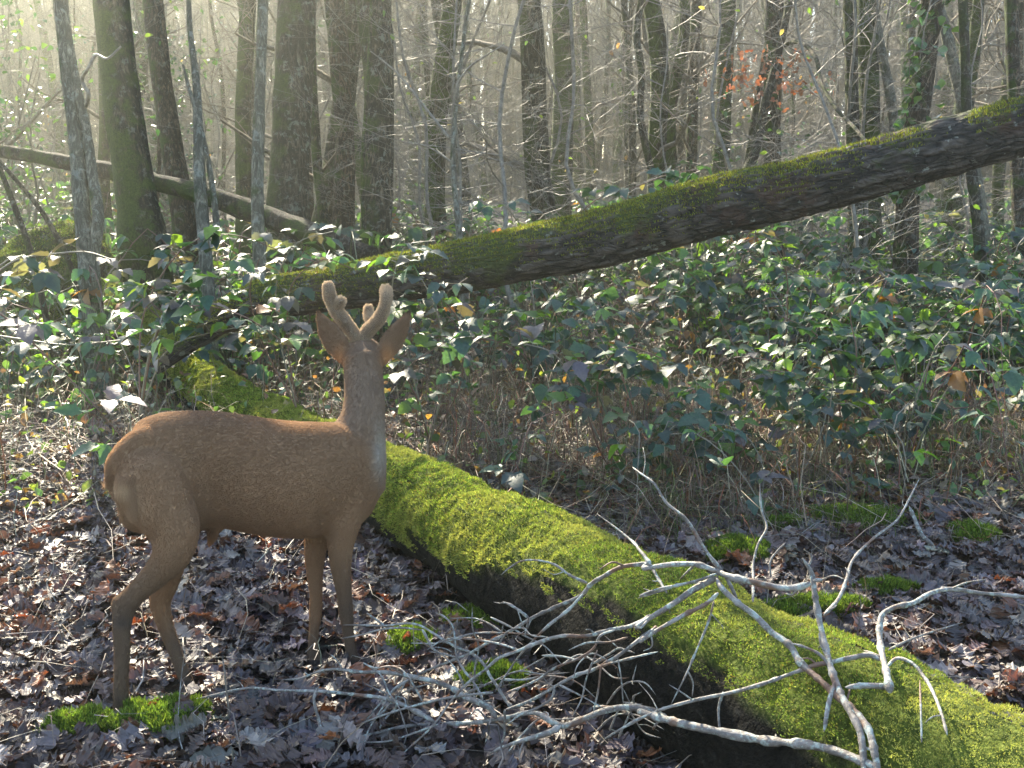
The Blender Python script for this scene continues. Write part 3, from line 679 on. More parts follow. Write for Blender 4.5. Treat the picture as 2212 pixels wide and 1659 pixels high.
for k, (x, y) in enumerate(spots):
    r_, kd = brs[k % 7]; s = (.75 + .5 * rs.rand()) * (1.25 if y > 7.5 else 1.05 if y > 5.5 else .85)
    if k < 7:
        r_.location = (x, y, float(gz(x, y))); r_.rotation_euler = (0, 0, rs.rand() * 6); tag(r_, 'arching bramble with toothed green leaflets in the thicket', 'bramble', G_BR)
    else: copy_thing(r_, kd, (x, y, float(gz(x, y))), rs.rand() * 6.28, s)

# hand placed bramble canes in front of the trunks: world polylines from photo points
def hero_bramble(label, canes, lsz=.07, colw=(4, 4, 2, 4, 3, .8), step=.07, seed=0, toward=-.6):
    mb = MB(); lp = []; ld = []; rng = np.random.RandomState(500 + seed)
    for pts in canes:
        Q, q = resample([W(*p) for p in pts], np.linspace(.004, .002, len(pts)), 24); addtube(mb, Q, q, sides=6, cap=False, col=np.array([(.17, .09, .06), (.22, .19, .13)][rng.randint(2)]))
        L_ = np.linalg.norm(np.diff(Q, axis=0), axis=1).sum(); m = int(L_ * .8 / step)
        for k in range(m):
            i_ = min(23, int((.38 + .62 * (k + rng.rand() * .6) / m) * 23)); sd_ = rng.rand() * 6.28 if rng.rand() < .5 else -1.57 + rng.randn() * .8
            pl = .03 + .05 * rng.rand(); tip = Q[i_] + np.array([math.cos(sd_) * pl, math.sin(sd_) * pl, .03 * rng.randn()])
            addtube(mb, np.array([Q[i_], tip]), [.0016, .0011], sides=3, cap=False, col=np.array((.15, .12, .07))); lp.append(tip); ld.append(sd_)
    b = W(*canes[0][0]); root = empty('bramble', (b[0], b[1], 0)); tag(root, label, 'bramble')
    child(mb, 'canes', M['cane'], root); lv_ = MB(); lp = np.array(lp); add_leafsets(lv_, lp, np.array(ld), lsz * (.7 + .5 * rs.rand(len(lp))), colw); child(lv_, 'leaves', M['bramble_leaf'], root)
    return root
hero_bramble('bramble with purple grey leaves drooping over the mossy stump', [[(-60, 640, 3.6), (40, 560, 3.6), (120, 548, 3.6), (190, 545, 3.55), (240, 560, 3.5)], [(-40, 600, 3.6), (60, 565, 3.5), (75, 590, 3.5), (62, 615, 3.5)]], .085, (1, 1, 0, 4, 9, 0), .085, 1)
hero_bramble('low bramble with broad pale leaves at the left edge beside the stump', [[(-80, 760, 3.5), (0, 690, 3.5), (60, 700, 3.45), (120, 760, 3.4)], [(-60, 640, 3.4), (30, 700, 3.4), (90, 760, 3.4), (190, 860, 3.4), (300, 990, 3.4)], [(-40, 720, 3.5), (60, 735, 3.5), (140, 745, 3.5), (260, 735, 3.5)]], .085, (4, 2, 0, 4, 5, 0), .10, 2)
hero_bramble('bramble with sunlit leaves and one orange leaf above the back of the deer', [[(300, 900, 4.4), (330, 740, 4.3), (380, 640, 4.2), (470, 585, 4.1), (560, 590, 4.0)], [(300, 900, 4.4), (350, 700, 4.3), (430, 660, 4.1), (540, 690, 4.0), (640, 760, 4.0)], [(300, 900, 4.4), (360, 760, 4.3), (450, 720, 4.1), (560, 700, 4.0)], [(300, 900, 4.4), (320, 650, 4.4), (420, 520, 4.3), (520, 510, 4.2), (600, 540, 4.2)]], .085, (4, 4, 3, 4, 5, .6), .06, 3)
hero_bramble('tall bramble climbing across the fallen trunk left of the antlers', [[(640, 880, 4.9), (600, 700, 4.8), (600, 600, 4.7), (650, 520, 4.6), (720, 500, 4.6)], [(640, 880, 4.9), (620, 690, 4.8), (650, 590, 4.6), (700, 560, 4.6), (760, 580, 4.6)], [(640, 880, 4.9), (560, 720, 4.8), (540, 620, 4.7), (560, 560, 4.6)]], .085, (5, 4, 2, 4, 4, .2), .055, 4)
hero_bramble('blue green bramble hanging across the fallen trunk right of the antlers', [[(930, 960, 4.9), (880, 760, 4.8), (850, 600, 4.6), (880, 530, 4.6), (940, 520, 4.6)], [(930, 960, 4.9), (960, 760, 4.7), (930, 640, 4.6), (900, 590, 4.6), (840, 560, 4.6)], [(930, 960, 4.9), (1000, 800, 4.7), (990, 690, 4.6), (960, 640, 4.5), (1010, 600, 4.5)], [(930, 960, 4.9), (900, 860, 4.6), (880, 800, 4.5), (960, 740, 4.5)]], .085, (6, 3, 1, 5, 2, .1), .055, 5)
hero_bramble('bramble with glossy rounded leaves peeping over the middle of the fallen trunk', [[(1250, 640, 6.2), (1240, 480, 6.0), (1290, 430, 5.9), (1370, 405, 5.9), (1450, 375, 5.8), (1540, 365, 5.8)], [(1250, 640, 6.2), (1120, 480, 6.0), (1080, 440, 5.9), (1020, 470, 5.9)]], .10, (5, 5, 4, 2, 0, 0), .07, 6)
hero_bramble('bramble with bright yellow green leaves under the middle of the fallen trunk', [[(1660, 900, 5.6), (1700, 700, 5.5), (1690, 560, 5.4), (1650, 510, 5.3), (1600, 500, 5.3)], [(1660, 900, 5.6), (1560, 700, 5.4), (1500, 600, 5.3), (1430, 560, 5.2)], [(1660, 900, 5.6), (1760, 720, 5.4), (1820, 640, 5.3), (1900, 620, 5.3)]], .085, (5, 5, 4, 3, 0, .2), .055, 7)
hero_bramble('bramble with dull purple leaves in the clearing right of the deer', [[(1300, 960, 4.6), (1240, 840, 4.5), (1190, 760, 4.4), (1120, 740, 4.4)], [(1300, 960, 4.6), (1300, 800, 4.5), (1350, 750, 4.4), (1420, 770, 4.4), (1480, 800, 4.4)], [(1300, 960, 4.6), (1260, 860, 4.5), (1340, 790, 4.5), (1400, 760, 4.5)]], .085, (4, 1, .5, 5, 4, 0), .055, 8)
hero_bramble('dense blue green bramble on the right below the fallen trunk', [[(1820, 960, 4.9), (1800, 800, 4.8), (1760, 720, 4.7), (1680, 680, 4.7)], [(1820, 960, 4.9), (1870, 800, 4.8), (1930, 740, 4.7), (2020, 720, 4.7)], [(1820, 960, 4.9), (1850, 760, 4.8), (1840, 660, 4.8), (1900, 600, 4.8)], [(1820, 960, 4.9), (1740, 830, 4.7), (1660, 800, 4.6), (1580, 830, 4.6)]], .085, (6, 4, 2, 5, 0, .2), .05, 9)

# ------------------------------------------------------------------ undergrowth: thin stems, grass
def arcs(name, n, box, ln, rad, cols, wts, label, cat, mat, lean=.6, mask=None):
    mb = MB(); x = box[0] + (box[1] - box[0]) * rs.rand(n); y = box[2] + (box[3] - box[2]) * rs.rand(n)
    if mask is not None: k = mask(x, y); x, y = x[k], y[k]; n = len(x)
    z = gz(x, y) + (.10 * rs.rand(n) * (lean > 1)); an = rs.rand(n) * 6.28; L = ln * (.4 + rs.rand(n)); ln_ = lean * rs.rand(n) + .1
    S = np.linspace(0, 1, 5)
    hx_ = (S[None] ** 1.5) * (L * ln_)[:, None]; hz = np.sin(S[None] * 1.5) * L[:, None] * (1 - .45 * ln_[:, None]) - (S[None] ** 3) * (L * ln_ * .5)[:, None]
    Px = x[:, None] + np.cos(an)[:, None] * hx_; Py = y[:, None] + np.sin(an)[:, None] * hx_; Pz = z[:, None] + np.maximum(hz, .005)
    Px[:, 1:] += rs.randn(n, 4) * .012; Pz[:, 1:] += rs.randn(n, 4) * .010; Pc = np.stack([Px, Py, Pz], -1)
    sd_ = np.stack([-np.sin(an), np.cos(an), 0 * an], 1); s2 = np.stack([np.cos(an + .8), np.sin(an + .8), .3 + 0 * an], 1)
    w_ = rad * (.6 + .8 * rs.rand(n))[:, None, None] * np.array([1, .9, .75, .5, .15])[None, :, None]
    ring = np.stack([Pc + sd_[:, None] * w_, Pc - sd_[:, None] * w_ * .6 + s2[:, None] * w_ * .8, Pc - sd_[:, None] * w_ * .6 - s2[:, None] * w_ * .8], 2)  # n,5,3,3
    V = ring.reshape(-1, 3); F = []
    b = (np.arange(n) * 15)[:, None]
    for i_ in range(4):
        for j_ in range(3):
            a0 = i_ * 3 + j_; a1 = i_ * 3 + (j_ + 1) % 3; F.append(np.concatenate([b + a0, b + a1, b + a1 + 3, b + a0 + 3], 1))
    col = np.repeat(pick(cols, wts, n, .2), 15, 0); mb.add(V, np.concatenate(F), col)
    return tag(mb.build(name, mat), label, cat, kind='stuff')
def m1(x, y): return (np.abs(x) < y * .55 + .5) & (rs.rand(len(x)) < np.clip((y - 3.6) / 1.0, .04, 1)) & ~((x < -.2) & (y < 4.2))
arcs('undergrowth', 27000, (-6.5, 6.5, 3.4, 11), .42, .0021, [(.22, .16, .10), (.11, .075, .045), (.34, .28, .19), (.24, .095, .05), (.12, .14, .05)], [4, 3, 3, 2, 2], 'tangle of dry brown stems and dead bracken under the brambles', 'undergrowth', M['cane'], 1.9, m1)
def m3(x, y): return (fbm(np.stack([x, y, 0 * x], 1) * 1.7, 33, 2) > np.where(y < 4.4, .55, .38)) & (np.abs(x) < y * .55 + .4) & (x > -.45)
arcs('dead_bracken', 17000, (-.6, 4.2, 3.9, 6.8), .24, .0019, [(.26, .18, .11), (.14, .09, .055), (.38, .31, .21), (.26, .10, .055), (.14, .15, .05)], [4, 3, 3, 2.5, 2], 'reddish brown tangle of dead bracken between the log and the brambles', 'bracken', M['cane'], 2.4, m3)
def m2(x, y): return (fbm(np.stack([x, y, 0 * x], 1) * 1.1, 71, 2) > .47) & (np.abs(x) < y * .55 + .5) & ~((x < .2) & (y < 4.4))
arcs('grass', 26000, (-4, 5, 3.7, 8), .17, .0018, [(.09, .13, .04), (.14, .17, .06), (.22, .20, .10)], [4, 3, 3], 'thin green and straw coloured grass along the edge of the brambles', 'grass', M['grass'], .8, m2)

def m4(x, y): return (np.abs(x) < y * .56 + .3)
arcs('fallen_twigs', 1500, (-2.6, 3.4, 2.0, 6.0), .16, .0019, [(.20, .16, .12), (.10, .075, .05), (.30, .27, .22)], [3, 3, 2], 'tiny broken twigs strewn over the fallen leaves', 'twigs', M['cane'], 2.6, m4)
# loose leaflets caught in the undergrowth
n = 9500; y = 4.1 + 9 * rs.rand(n) ** 1.7; x = (rs.rand(n) * 2 - 1) * (y * .52 + .4); z = gz(x, y) + rs.rand(n) ** 1.3 * .42 * np.clip((y - 3.9), 0.1, 1)
mb = MB(); Vl, Fl = ovate_leaf(.3, .2, 2, 0, 1, .34); scatter(mb, Vl, Fl, np.stack([x, y, z], 1), rotm(rs.randn(n) * .6, rs.randn(n) * .7, rs.rand(n) * 6.28), .022 + .035 * rs.rand(n), pick([(.06, .11, .05), (.13, .17, .05), (.12, .07, .045), (.18, .09, .045), (.17, .145, .11)], [4, 2.5, 3, 1, 1.5], n))
tag(mb.build('undergrowth_leaves', M['bramble_leaf']), 'small green and rusty leaves caught in the undergrowth', 'foliage', kind='stuff')

# ------------------------------------------------------------------ moss patches on the floor
def gpt(u, v):
    d = fw + (u - 1106) / FP * np.array([1., 0, 0]) - (v - 829.5) / FP * up; s = CAM_H / -d[2]; return d[0] * s, d[1] * s
for lab, u, v, rx, ry, dens in [
    ('bright sunlit cushion of moss beside the near hind hoof', 345, 1590, .13, .09, 14000), ('dull flat moss just left of the near hind hoof', 170, 1600, .10, .06, 5000),
    ('dark moss mat on the leaves left of the dead branches', 1050, 1360, .14, .12, 9000), ('brownish moss patch among the leftmost dead twigs', 885, 1412, .09, .08, 5000),
    ('moss patch under the crossing of the dead twigs', 1060, 1500, .10, .07, 5000), ('rounded moss cushion behind the arching dead branch', 1590, 1218, .12, .12, 8000),
    ('small moss cushion at the foot of the pale upright twig', 1690, 1158, .09, .06, 4500), ('yellow green moss strip in the leaves near the right edge', 1905, 1295, .12, .05, 6000),
    ('moss patch touching the far side of the mossy log', 1760, 1330, .17, .08, 8000), ('long dark moss patch behind the upright twigs', 1850, 1140, .26, .12, 9000), ('small mossy tuft at the right beyond the bent dead branch', 2100, 1180, .10, .10, 5000)]:
    gx_, gy_ = gpt(u, v); n = dens; a = rs.rand(n) * 6.28; r = np.sqrt(rs.rand(n))
    px = np.cos(a) * r * rx; py = np.sin(a) * r * ry; k = r < -.12 + 2.0 * fbm(np.stack([px * 22, py * 22, 0 * px + u], 1), 8, 3); px, py, r = px[k], py[k], r[k]
    hgt = (1 - r ** 2) * .022 + .040 + .022 * fbm(np.stack([px * 40, py * 40, 0 * px], 1), 4, 2)
    P = np.stack([gx_ + px, gy_ + py, gz(gx_ + px, gy_ + py) + hgt * rs.rand(len(px)) ** .4], 1); mb = MB()
    blades(mb, P, np.tile([0, 0, 1.], (len(P), 1)), np.full(len(P), .013), .0038, pick([(.12, .19, .025), (.19, .27, .04), (.06, .10, .016)], [4, 3, 2], len(P), .2), .6, .2)
    root = mb.build('moss_patch', M['moss'], smooth=False); tag(root, lab, 'moss')

# ------------------------------------------------------------------ dead branches in front
def A_(x, y): return (777.7 + x * .31253, 1157.9 + y * .31253)
def B_(x, y): return (1382.6 + x * .375, 950.5 + y * .375)
def dead(label, stems, name='dead_branch', mat='branch', cat='branch'):
    """stems: list of (points in 2212 space, zd0, zd1, w0 px, w1 px); first is the thing's own mesh, the others its twigs"""
    root = None
    for si, (pts, z0, z1, w0, w1) in enumerate(stems):
        n = len(pts); zs_ = np.linspace(z0, z1, n); zs_ = zs_ + .015 * np.sin(np.arange(n) * 1.7 + si)
        cl = np.array([loghit(min(max(p[0], -300), 2300), min(p[1], 1900)) for p in pts]) - .022; zs_ = np.minimum(zs_, cl); zs_ = np.minimum(np.convolve(np.pad(zs_, 1, mode='edge'), [.25, .5, .25], 'valid'), cl)
        P = [W(p[0], p[1], z_) for p, z_ in zip(pts, zs_)]; rad = np.linspace(w0, w1, n) * .80 / 2 / FP * zs_
        ns_ = max(14, int(n * 7)); Q, q = resample(P, rad, ns_)
        q = q * (1 + .22 * (fbm(Q * 40, si + 3, 2) - .5) * 2) * (1 + .28 * (vnoise(np.stack([np.arange(ns_) * .45, 0 * q, 0 * q], 1), si + int(pts[0][0])) > .8))
        q[-4:] *= np.array([.9, .75, .5, .2]); q[:2] *= np.array([.45, .8])
        mb = MB(); addtube(mb, Q, q, sides=12 if w0 > 12 else 7, lump=.22, ls=38, seed=si)
        rr = np.random.RandomState(int(abs(pts[0][0]) * 7 + si)); ln_tot = np.linalg.norm(np.diff(Q, axis=0), axis=1).sum()
        for _ in range(int(ln_tot * 6)):
            i_ = rr.randint(2, ns_ - 2); t_ = Q[i_ + 1] - Q[i_]; t_ /= np.linalg.norm(t_) + 1e-9; s_ = rr.randn(3); s_ -= t_ * (s_ @ t_); s_ /= np.linalg.norm(s_) + 1e-9
            L_ = .015 + .05 * rr.rand() ** 1.5; m_ = Q[i_] + (t_ * .7 + s_) * L_ * .5; e_ = Q[i_] + (t_ * .9 + s_ * .7 + rr.randn(3) * .25) * L_
            r0_ = min(q[i_] * .55, .0032); addtube(mb, *resample([Q[i_], m_, e_], [r0_, r0_ * .8, r0_ * .4], 7), sides=5, lump=.2, ls=60)
        if root is None:
            me = mb.mesh(name); c0 = Vector(Q[0]); me.transform(__import__('mathutils').Matrix.Translation(-c0)); root = mkobj(name, me, M[mat]); root.location = c0; tag(root, label, cat)
        else:
            me = mb.mesh('twig'); me.transform(__import__('mathutils').Matrix.Translation(-root.location)); mkobj('twig', me, M[mat], root)
        # tiny spurs
    return root
A = lambda *p: [A_(*q_) for q_ in p]
B = lambda *p: [B_(*q_) for q_ in p]
dead('thick grey lichened branch lying along the bottom edge of the photo', [
    ([(1900, 1660), (1790, 1618), (1640, 1597)] + B((150, 1610), (0, 1565)) + A((2100, 1250), (1900, 1185), (1700, 1205), (1550, 1262), (1400, 1310), (1330, 1285), (1250, 1235), (1150, 1222), (1050, 1245), (900, 1275), (700, 1295), (530, 1300), (350, 1310), (150, 1350), (0, 1390), (-130, 1430)), 2.16, 2.62, 24, 6),
    (A((1390, 1312), (1300, 1360), (1150, 1405), (1000, 1455), (900, 1500)), 2.28, 2.35, 18, 7),
    (A((940, 1262), (900, 1190), (820, 1150), (720, 1110), (650, 1060), (560, 1020), (400, 980), (150, 940), (0, 940), (-180, 920), (-280, 935), (-420, 985), (-560, 995)), 2.42, 2.66, 18, 4),
    (A((530, 1292), (400, 1220), (200, 1130), (0, 1100), (-250, 1075), (-570, 1065), (-760, 1050), (-1050, 1110), (-1400, 1190)), 2.46, 2.62, 13, 4),
    (B((1390, 1272), (1330, 1240), (1240, 1250), (1120, 1275), (1000, 1300), (900, 1335), (720, 1400), (500, 1460), (350, 1490), (100, 1560)) + A((2060, 1210), (1960, 1250), (1760, 1360), (1680, 1410)), 2.1, 2.24, 14, 6),
    (A((1000, 1200), (1000, 1280), (990, 1400), (960, 1470)), 2.36, 2.40, 8, 4), (A((890, 1290), (890, 1360), (860, 1440)), 2.4, 2.44, 6, 4),
    (B((480, 1450), (455, 1530), (460, 1690)), 2.16, 2.16, 8, 7)])
dead('stout pale branch sweeping down over the log to the bottom edge', [
    ([(1905, 1720), (1892, 1640)] + B((1310, 1659), (1250, 1580), (1150, 1490), (1020, 1370), (920, 1280), (860, 1180), (760, 1110), (660, 1010), (560, 935), (470, 850), (435, 790)), 2.02, 2.24, 21, 15),
    (B((450, 790), (330, 850), (180, 950), (50, 1030), (-20, 1080)) + A((2000, 560), (1950, 590), (1880, 620), (1700, 655), (1570, 690), (1400, 690), (1250, 730), (1100, 790), (950, 850), (870, 920), (740, 1020), (600, 1180), (530, 1280), (300, 1500)), 2.24, 2.42, 17, 5),
    (B((560, 920), (500, 800), (380, 640), (250, 440), (150, 360), (80, 250), (0, 190), (-45, 155)), 2.22, 2.45, 11, 5),
    (B((440, 770), (360, 800), (200, 840), (100, 860), (0, 900)) + A((2150, 360), (1920, 430)), 2.24, 2.32, 10, 4)])
dead('long dead branch arching over the moss with its bark peeling red', [
    (B((980, 825), (900, 850), (800, 850), (640, 815), (500, 780), (440, 755), (340, 720), (200, 715), (20, 735)) + A((1980, 200), (1820, 210), (1680, 280), (1590, 340), (1540, 400), (1400, 470), (1200, 560), (1000, 680), (880, 740), (760, 810), (560, 890), (380, 970), (220, 1080), (0, 1320)), 2.15, 2.6, 19, 5),
    (A((1540, 400), (1450, 500), (1300, 620), (1180, 740), (1100, 830), (1010, 960), (930, 1080)), 2.36, 2.44, 9, 4),
    (A((1570, 325), (1450, 270), (1350, 200), (1240, 170), (1110, 175), (1020, 230), (975, 270)), 2.36, 2.45, 8, 4),
    (A((1170, 570), (1080, 500), (1000, 460), (960, 465), (920, 455)), 2.45, 2.5, 7, 4),
    (A((2010, 200), (1960, 130), (1910, 75)), 2.3, 2.36, 10, 8),
    (A((990, 670), (880, 600), (800, 570), (620, 570)), 2.5, 2.56, 6, 3)])
dead('upright pale green branch stub standing beside the log', [
    ([(1875, 1740), (1866, 1650)] + B((1260, 1659), (1230, 1600), (1150, 1450), (1095, 1300), (1065, 1180), (1035, 1050), (1005, 880), (985, 760), (935, 680)), 2.06, 2.24, 23, 13),
    (B((1120, 1400), (1090, 1500), (1060, 1680)), 2.06, 2.04, 12, 13), (B((1000, 810), (1055, 805)), 2.2, 2.2, 12, 8),
    (B((1090, 1300), (1040, 1240), (940, 1190), (870, 1170)), 2.12, 2.12, 8, 6)])
dead('slender branch descending from the peeled branch across the dark log side', [
    (B((450, 880), (400, 930), (250, 1010), (100, 1095), (0, 1160)) + A((2050, 630), (1900, 740), (1750, 850), (1620, 920), (1500, 960), (1400, 1010), (1250, 1100), (1100, 1170), (1000, 1200)), 2.2, 2.36, 12, 8),
    (A((1620, 920), (1700, 890), (1850, 850), (2060, 800)), 2.27, 2.2, 9, 6),
    (A((1380, 1030), (1500, 1090), (1700, 1200)), 2.3, 2.26, 6, 4), (A((1345, 1040), (1330, 1110), (1240, 1180), (1100, 1240), (1010, 1310)), 2.32, 2.34, 7, 4),
    (A((1665, 900), (1640, 1100), (1610, 1220)), 2.26, 2.26, 6, 5), (B((425, 930), (400, 1030), (330, 1200), (270, 1340), (180, 1520)), 2.2, 2.18, 7, 4), (B((275, 1330), (305, 1400), (300, 1480)), 2.19, 2.18, 5, 3)])
dead('thin knotty twig hanging in front of the dark side of the log', [
    (A((1760, 650), (1660, 690), (1620, 770), (1500, 850), (1350, 910), (1230, 990), (1150, 1030), (1000, 1085)), 2.24, 2.36, 7, 6), (A((1850, 700), (1740, 730), (1560, 740), (1440, 790)), 2.2, 2.25, 7, 4),
    (A((1560, 830), (1500, 900), (1470, 1020)), 2.26, 2.26, 5, 3), (A((1780, 840), (1800, 950), (1820, 1170)), 2.22, 2.22, 4, 4), (A((1640, 790), (1560, 1000), (1530, 1130), (1470, 1245)), 2.26, 2.26, 5, 4)], 'dead_twig', cat='twig')
dead('grey forked twig reaching left past the front hoof of the deer', [
    (A((1060, 1190), (1010, 1140), (960, 1060), (900, 970), (850, 880), (770, 810), (650, 760), (520, 680), (390, 610), (150, 620), (0, 615), (-120, 615)), 2.42, 2.66, 11, 4),
    (A((430, 650), (300, 635), (150, 645), (0, 685), (-140, 710)), 2.58, 2.66, 6, 3), (A((170, 620), (100, 570), (45, 530)), 2.62, 2.66, 6, 4),
    (A((560, 720), (460, 790)), 2.52, 2.5, 5, 2)], 'dead_twig', cat='twig')
dead('kinked twig rising between the leftmost dead branches', [
    (A((850, 1140), (830, 1090), (790, 1020), (720, 930), (668, 830), (655, 700), (640, 620), (580, 555), (520, 530)), 2.42, 2.6, 8, 4), (A((668, 840), (560, 810), (480, 800)), 2.5, 2.56, 6, 3)], 'dead_twig', cat='twig')
dead('low twig curving left from the middle of the branch heap', [
    (A((1100, 790), (980, 750), (850, 725), (740, 710), (620, 710), (530, 740), (350, 740)), 2.4, 2.56, 7, 4), (A((430, 1140), (340, 990), (100, 870)), 2.5, 2.58, 6, 4)], 'dead_twig', cat='twig')
dead('dark twig crossing the lower left of the branch heap', [
    (A((920, 1080), (600, 1120), (350, 1180), (100, 1260), (-100, 1350)), 2.4, 2.5, 8, 4), (A((340, 990), (230, 1060), (160, 1180), (60, 1340), (20, 1450)), 2.5, 2.48, 6, 4), (A((540, 1300), (350, 1370), (180, 1420), (0, 1425)), 2.42, 2.5, 6, 4)], 'dead_twig', cat='twig')
dead('dark bent branch rising from the moss and bowing to the right edge', [
    (B((1440, 1450), (1420, 1340), (1400, 1260), (1385, 1180), (1380, 1080), (1400, 1000), (1450, 970), (1570, 940), (1680, 880), (1760, 860), (1950, 880), (2212, 905), (2350, 930)), 2.12, 2.3, 20, 9),
    (B((1420, 1310), (1480, 1258), (1550, 1275), (1640, 1370), (1700, 1480), (1740, 1590), (1770, 1700)), 2.08, 2.02, 11, 8), (B((1430, 1420), (1300, 1415), (1180, 1425)), 2.1, 2.1, 16, 13)])
dead('long thin branch slanting up to the right beyond the upright stub', [
    (B((1060, 1010), (1140, 920), (1190, 800), (1220, 700), (1340, 570), (1480, 460), (1540, 360), (1610, 220)), 2.4, 3.1, 11, 4)])
rt_ = np.random.RandomState(88)
for i_ in range(20):
    u0, v0 = 820 + 560 * rt_.rand(), 1370 + 230 * rt_.rand(); an_ = rt_.randn() * .5 + (.35 if rt_.rand() < .5 else -.35); L_ = 90 + 170 * rt_.rand(); zz_ = 2.30 + .25 * rt_.rand()
    pp_ = [(u0 + (f - .5) * L_ * math.cos(an_) + rt_.randn() * 5, v0 + (f - .5) * L_ * math.sin(an_) + rt_.randn() * 9 - 26 * math.sin(f * 3.1)) for f in (0, .25, .5, .75, 1)]
    o_ = dead('thin broken twig caught in the tangle of dead branches', [(pp_, zz_ + .08, zz_ - .04, 6.5, 3.5), ([pp_[2], (pp_[2][0] + 28 * rt_.randn(), pp_[2][1] - 45 * rt_.rand())], zz_, zz_, 4, 2.5)], 'dead_twig', cat='twig'); o_['group'] = 'thin broken twigs in the branch heap'
dead('straight stick lying on the leaves behind the bent branch', [(B((1430, 1210), (1580, 1140), (1700, 1100), (1860, 1050)), 2.35, 2.6, 7, 5)], 'stick', cat='stick')
dead('pale wavy twig standing upright behind the peeled branch', [(B((650, 930), (652, 800), (655, 690), (680, 600), (730, 500), (700, 400), (690, 250)), 2.6, 2.75, 8, 5)], 'dead_twig', cat='twig')
dead('short bent twig next to the pale wavy upright twig', [(B((755, 790), (750, 700), (790, 640), (840, 590)), 2.6, 2.65, 6, 4)], 'dead_twig', cat='twig')
dead('thin vertical twig in front of the moss in the lower right corner', [(B((1622, 1740), (1618, 1560), (1612, 1380)), 2.0, 2.06, 7, 5)], 'dead_twig', cat='twig')
dead('lichened broken stick leaning in the leaves at the far right', [(B((1690, 610), (1620, 540), (1580, 450), (1550, 380)), 3.5, 3.6, 12, 8)], 'stick', cat='stick')
dead('dry twig poking up behind the mossy log left of the long slanting twig', [([(1440, 1280), (1400, 1215), (1355, 1160), (1290, 1110)], 2.8, 2.95, 9, 5)], 'dead_twig', cat='twig')
dead('pale twig lying between the hind and front legs of the deer', [([(430, 1520 - 0), (445, 1521), (500, 1517), (580, 1525)], 2.75, 2.8, 4, 3)], 'dead_twig', cat='twig')
dead('thin dry stem standing in the sunny leaves beside the moss cushion', [([(400, 1640), (385, 1570), (390, 1480), (400, 1400)], 2.48, 2.55, 4, 2)], 'dead_twig', cat='twig')
dead('grey weathered stick pointing down beside the sunny orange leaves', [([(700, 1610), (690, 1560), (680, 1500), (690, 1480)], 2.45, 2.5, 10, 7)], 'stick', cat='stick')

# ------------------------------------------------------------------ roe deer
def proj(P):
    d = P - np.array([0, 0, CAM_H]); z = d @ fw; return 1106 + FP * d[:, 0] / z, 829.5 - FP * (d @ up) / z, z
def zc(u): return 2.71 + (u - 250) / 580 * .28
prim = MB(); LINES = []   # centre lines with fur flow
def seg(pts, flow=1, upv=None, n=None, region='torso', sides=24):
    """pts: (u, v, zd, half height px, half width m or None=round)"""
    P = np.array([W(p[0], p[1], p[2]) for p in pts]); kk_ = .90 if region in ('leg', 'farleg') else 1.; ra = np.array([p[3] / FP * p[2] * kk_ for p in pts]); rb = np.array([(p[4] if len(p) > 4 and p[4] else p[3] / FP * p[2]) for p in pts])
    n = n or len(pts) * 8
    Q, qa = resample(P, ra, n); _, qb = resample(P, rb, n)
    # rounded ends
    V, F, T = tube(Q, qa, sides=sides, ell=qb, upv=upv)
    prim.V.append(V); prim.F.setdefault(4, []).append(F + prim.n); prim.F.setdefault(3, []).append(T + prim.n); prim.n += len(V); prim.c.append(np.ones((len(V), 3)))
    tg = np.gradient(Q, axis=0); tg /= np.linalg.norm(tg, axis=1)[:, None]
    for a, b, r1, r2 in zip(Q, tg * flow, qa, qb): LINES.append((*a, *b, max(r1, r2), {'torso': 0, 'neck': 1, 'leg': 2, 'head': 3, 'ear': 4, 'farleg': 5}[region]))
tors = [(236, 1030, 1060, .02), (243, 1000, 1085, .045), (262, 960, 1118, .075), (290, 929, 1150, .098), (330, 902, 1165, .112), (375, 888, 1160, .118), (430, 887, 1146, .116), (500, 894, 1142, .115), (560, 903, 1153, .122), (620, 909, 1162, .126), (680, 911, 1163, .122), (730, 912, 1155, .112), (775, 925, 1138, .095), (806, 955, 1108, .07), (824, 1000, 1065, .035), (830, 1025, 1040, .01)]
seg([(u, (a + b) / 2, zc(u), (b - a) / 2, w_) for u, a, b, w_ in tors], -1, (0, 0, 1.), 90, 'torso', 40)
seg([(252, 1050, 2.705, 18, .045), (268, 1008, 2.705, 36, .07), (298, 978, 2.71, 40, .08), (345, 955, 2.72, 40, .075)], -1, (1., 0, 0), 30, 'torso', 24)
# withers into neck
seg([(690, 990, 2.95, 70, .08), (735, 975, 2.96, 62, .085), (768, 945, 2.975, 56, .075), (784, 900, 2.985, 46, .062), (787, 850, 3.0, 41.5, .056), (785, 805, 3.015, 41, .053), (782, 770, 3.03, 42, .054)], -1, (1., 0, 0), 50, 'neck', 28)
seg([(805, 1060, 2.985, 26, .05), (803, 1000, 2.99, 30, .06), (797, 940, 2.995, 34, .058), (791, 880, 3.0, 37, .055)], -1, (1., 0, 0), 30, 'neck', 24)
# head: nape, skull, muzzle pointing away
seg([(782, 790, 3.02, 40), (783, 778, 3.05, 41), (786, 768, 3.10, 40), (792, 772, 3.17, 35), (800, 792, 3.25, 26), (805, 808, 3.31, 20), (806, 814, 3.335, 12)], 1, None, 40, 'head', 24)
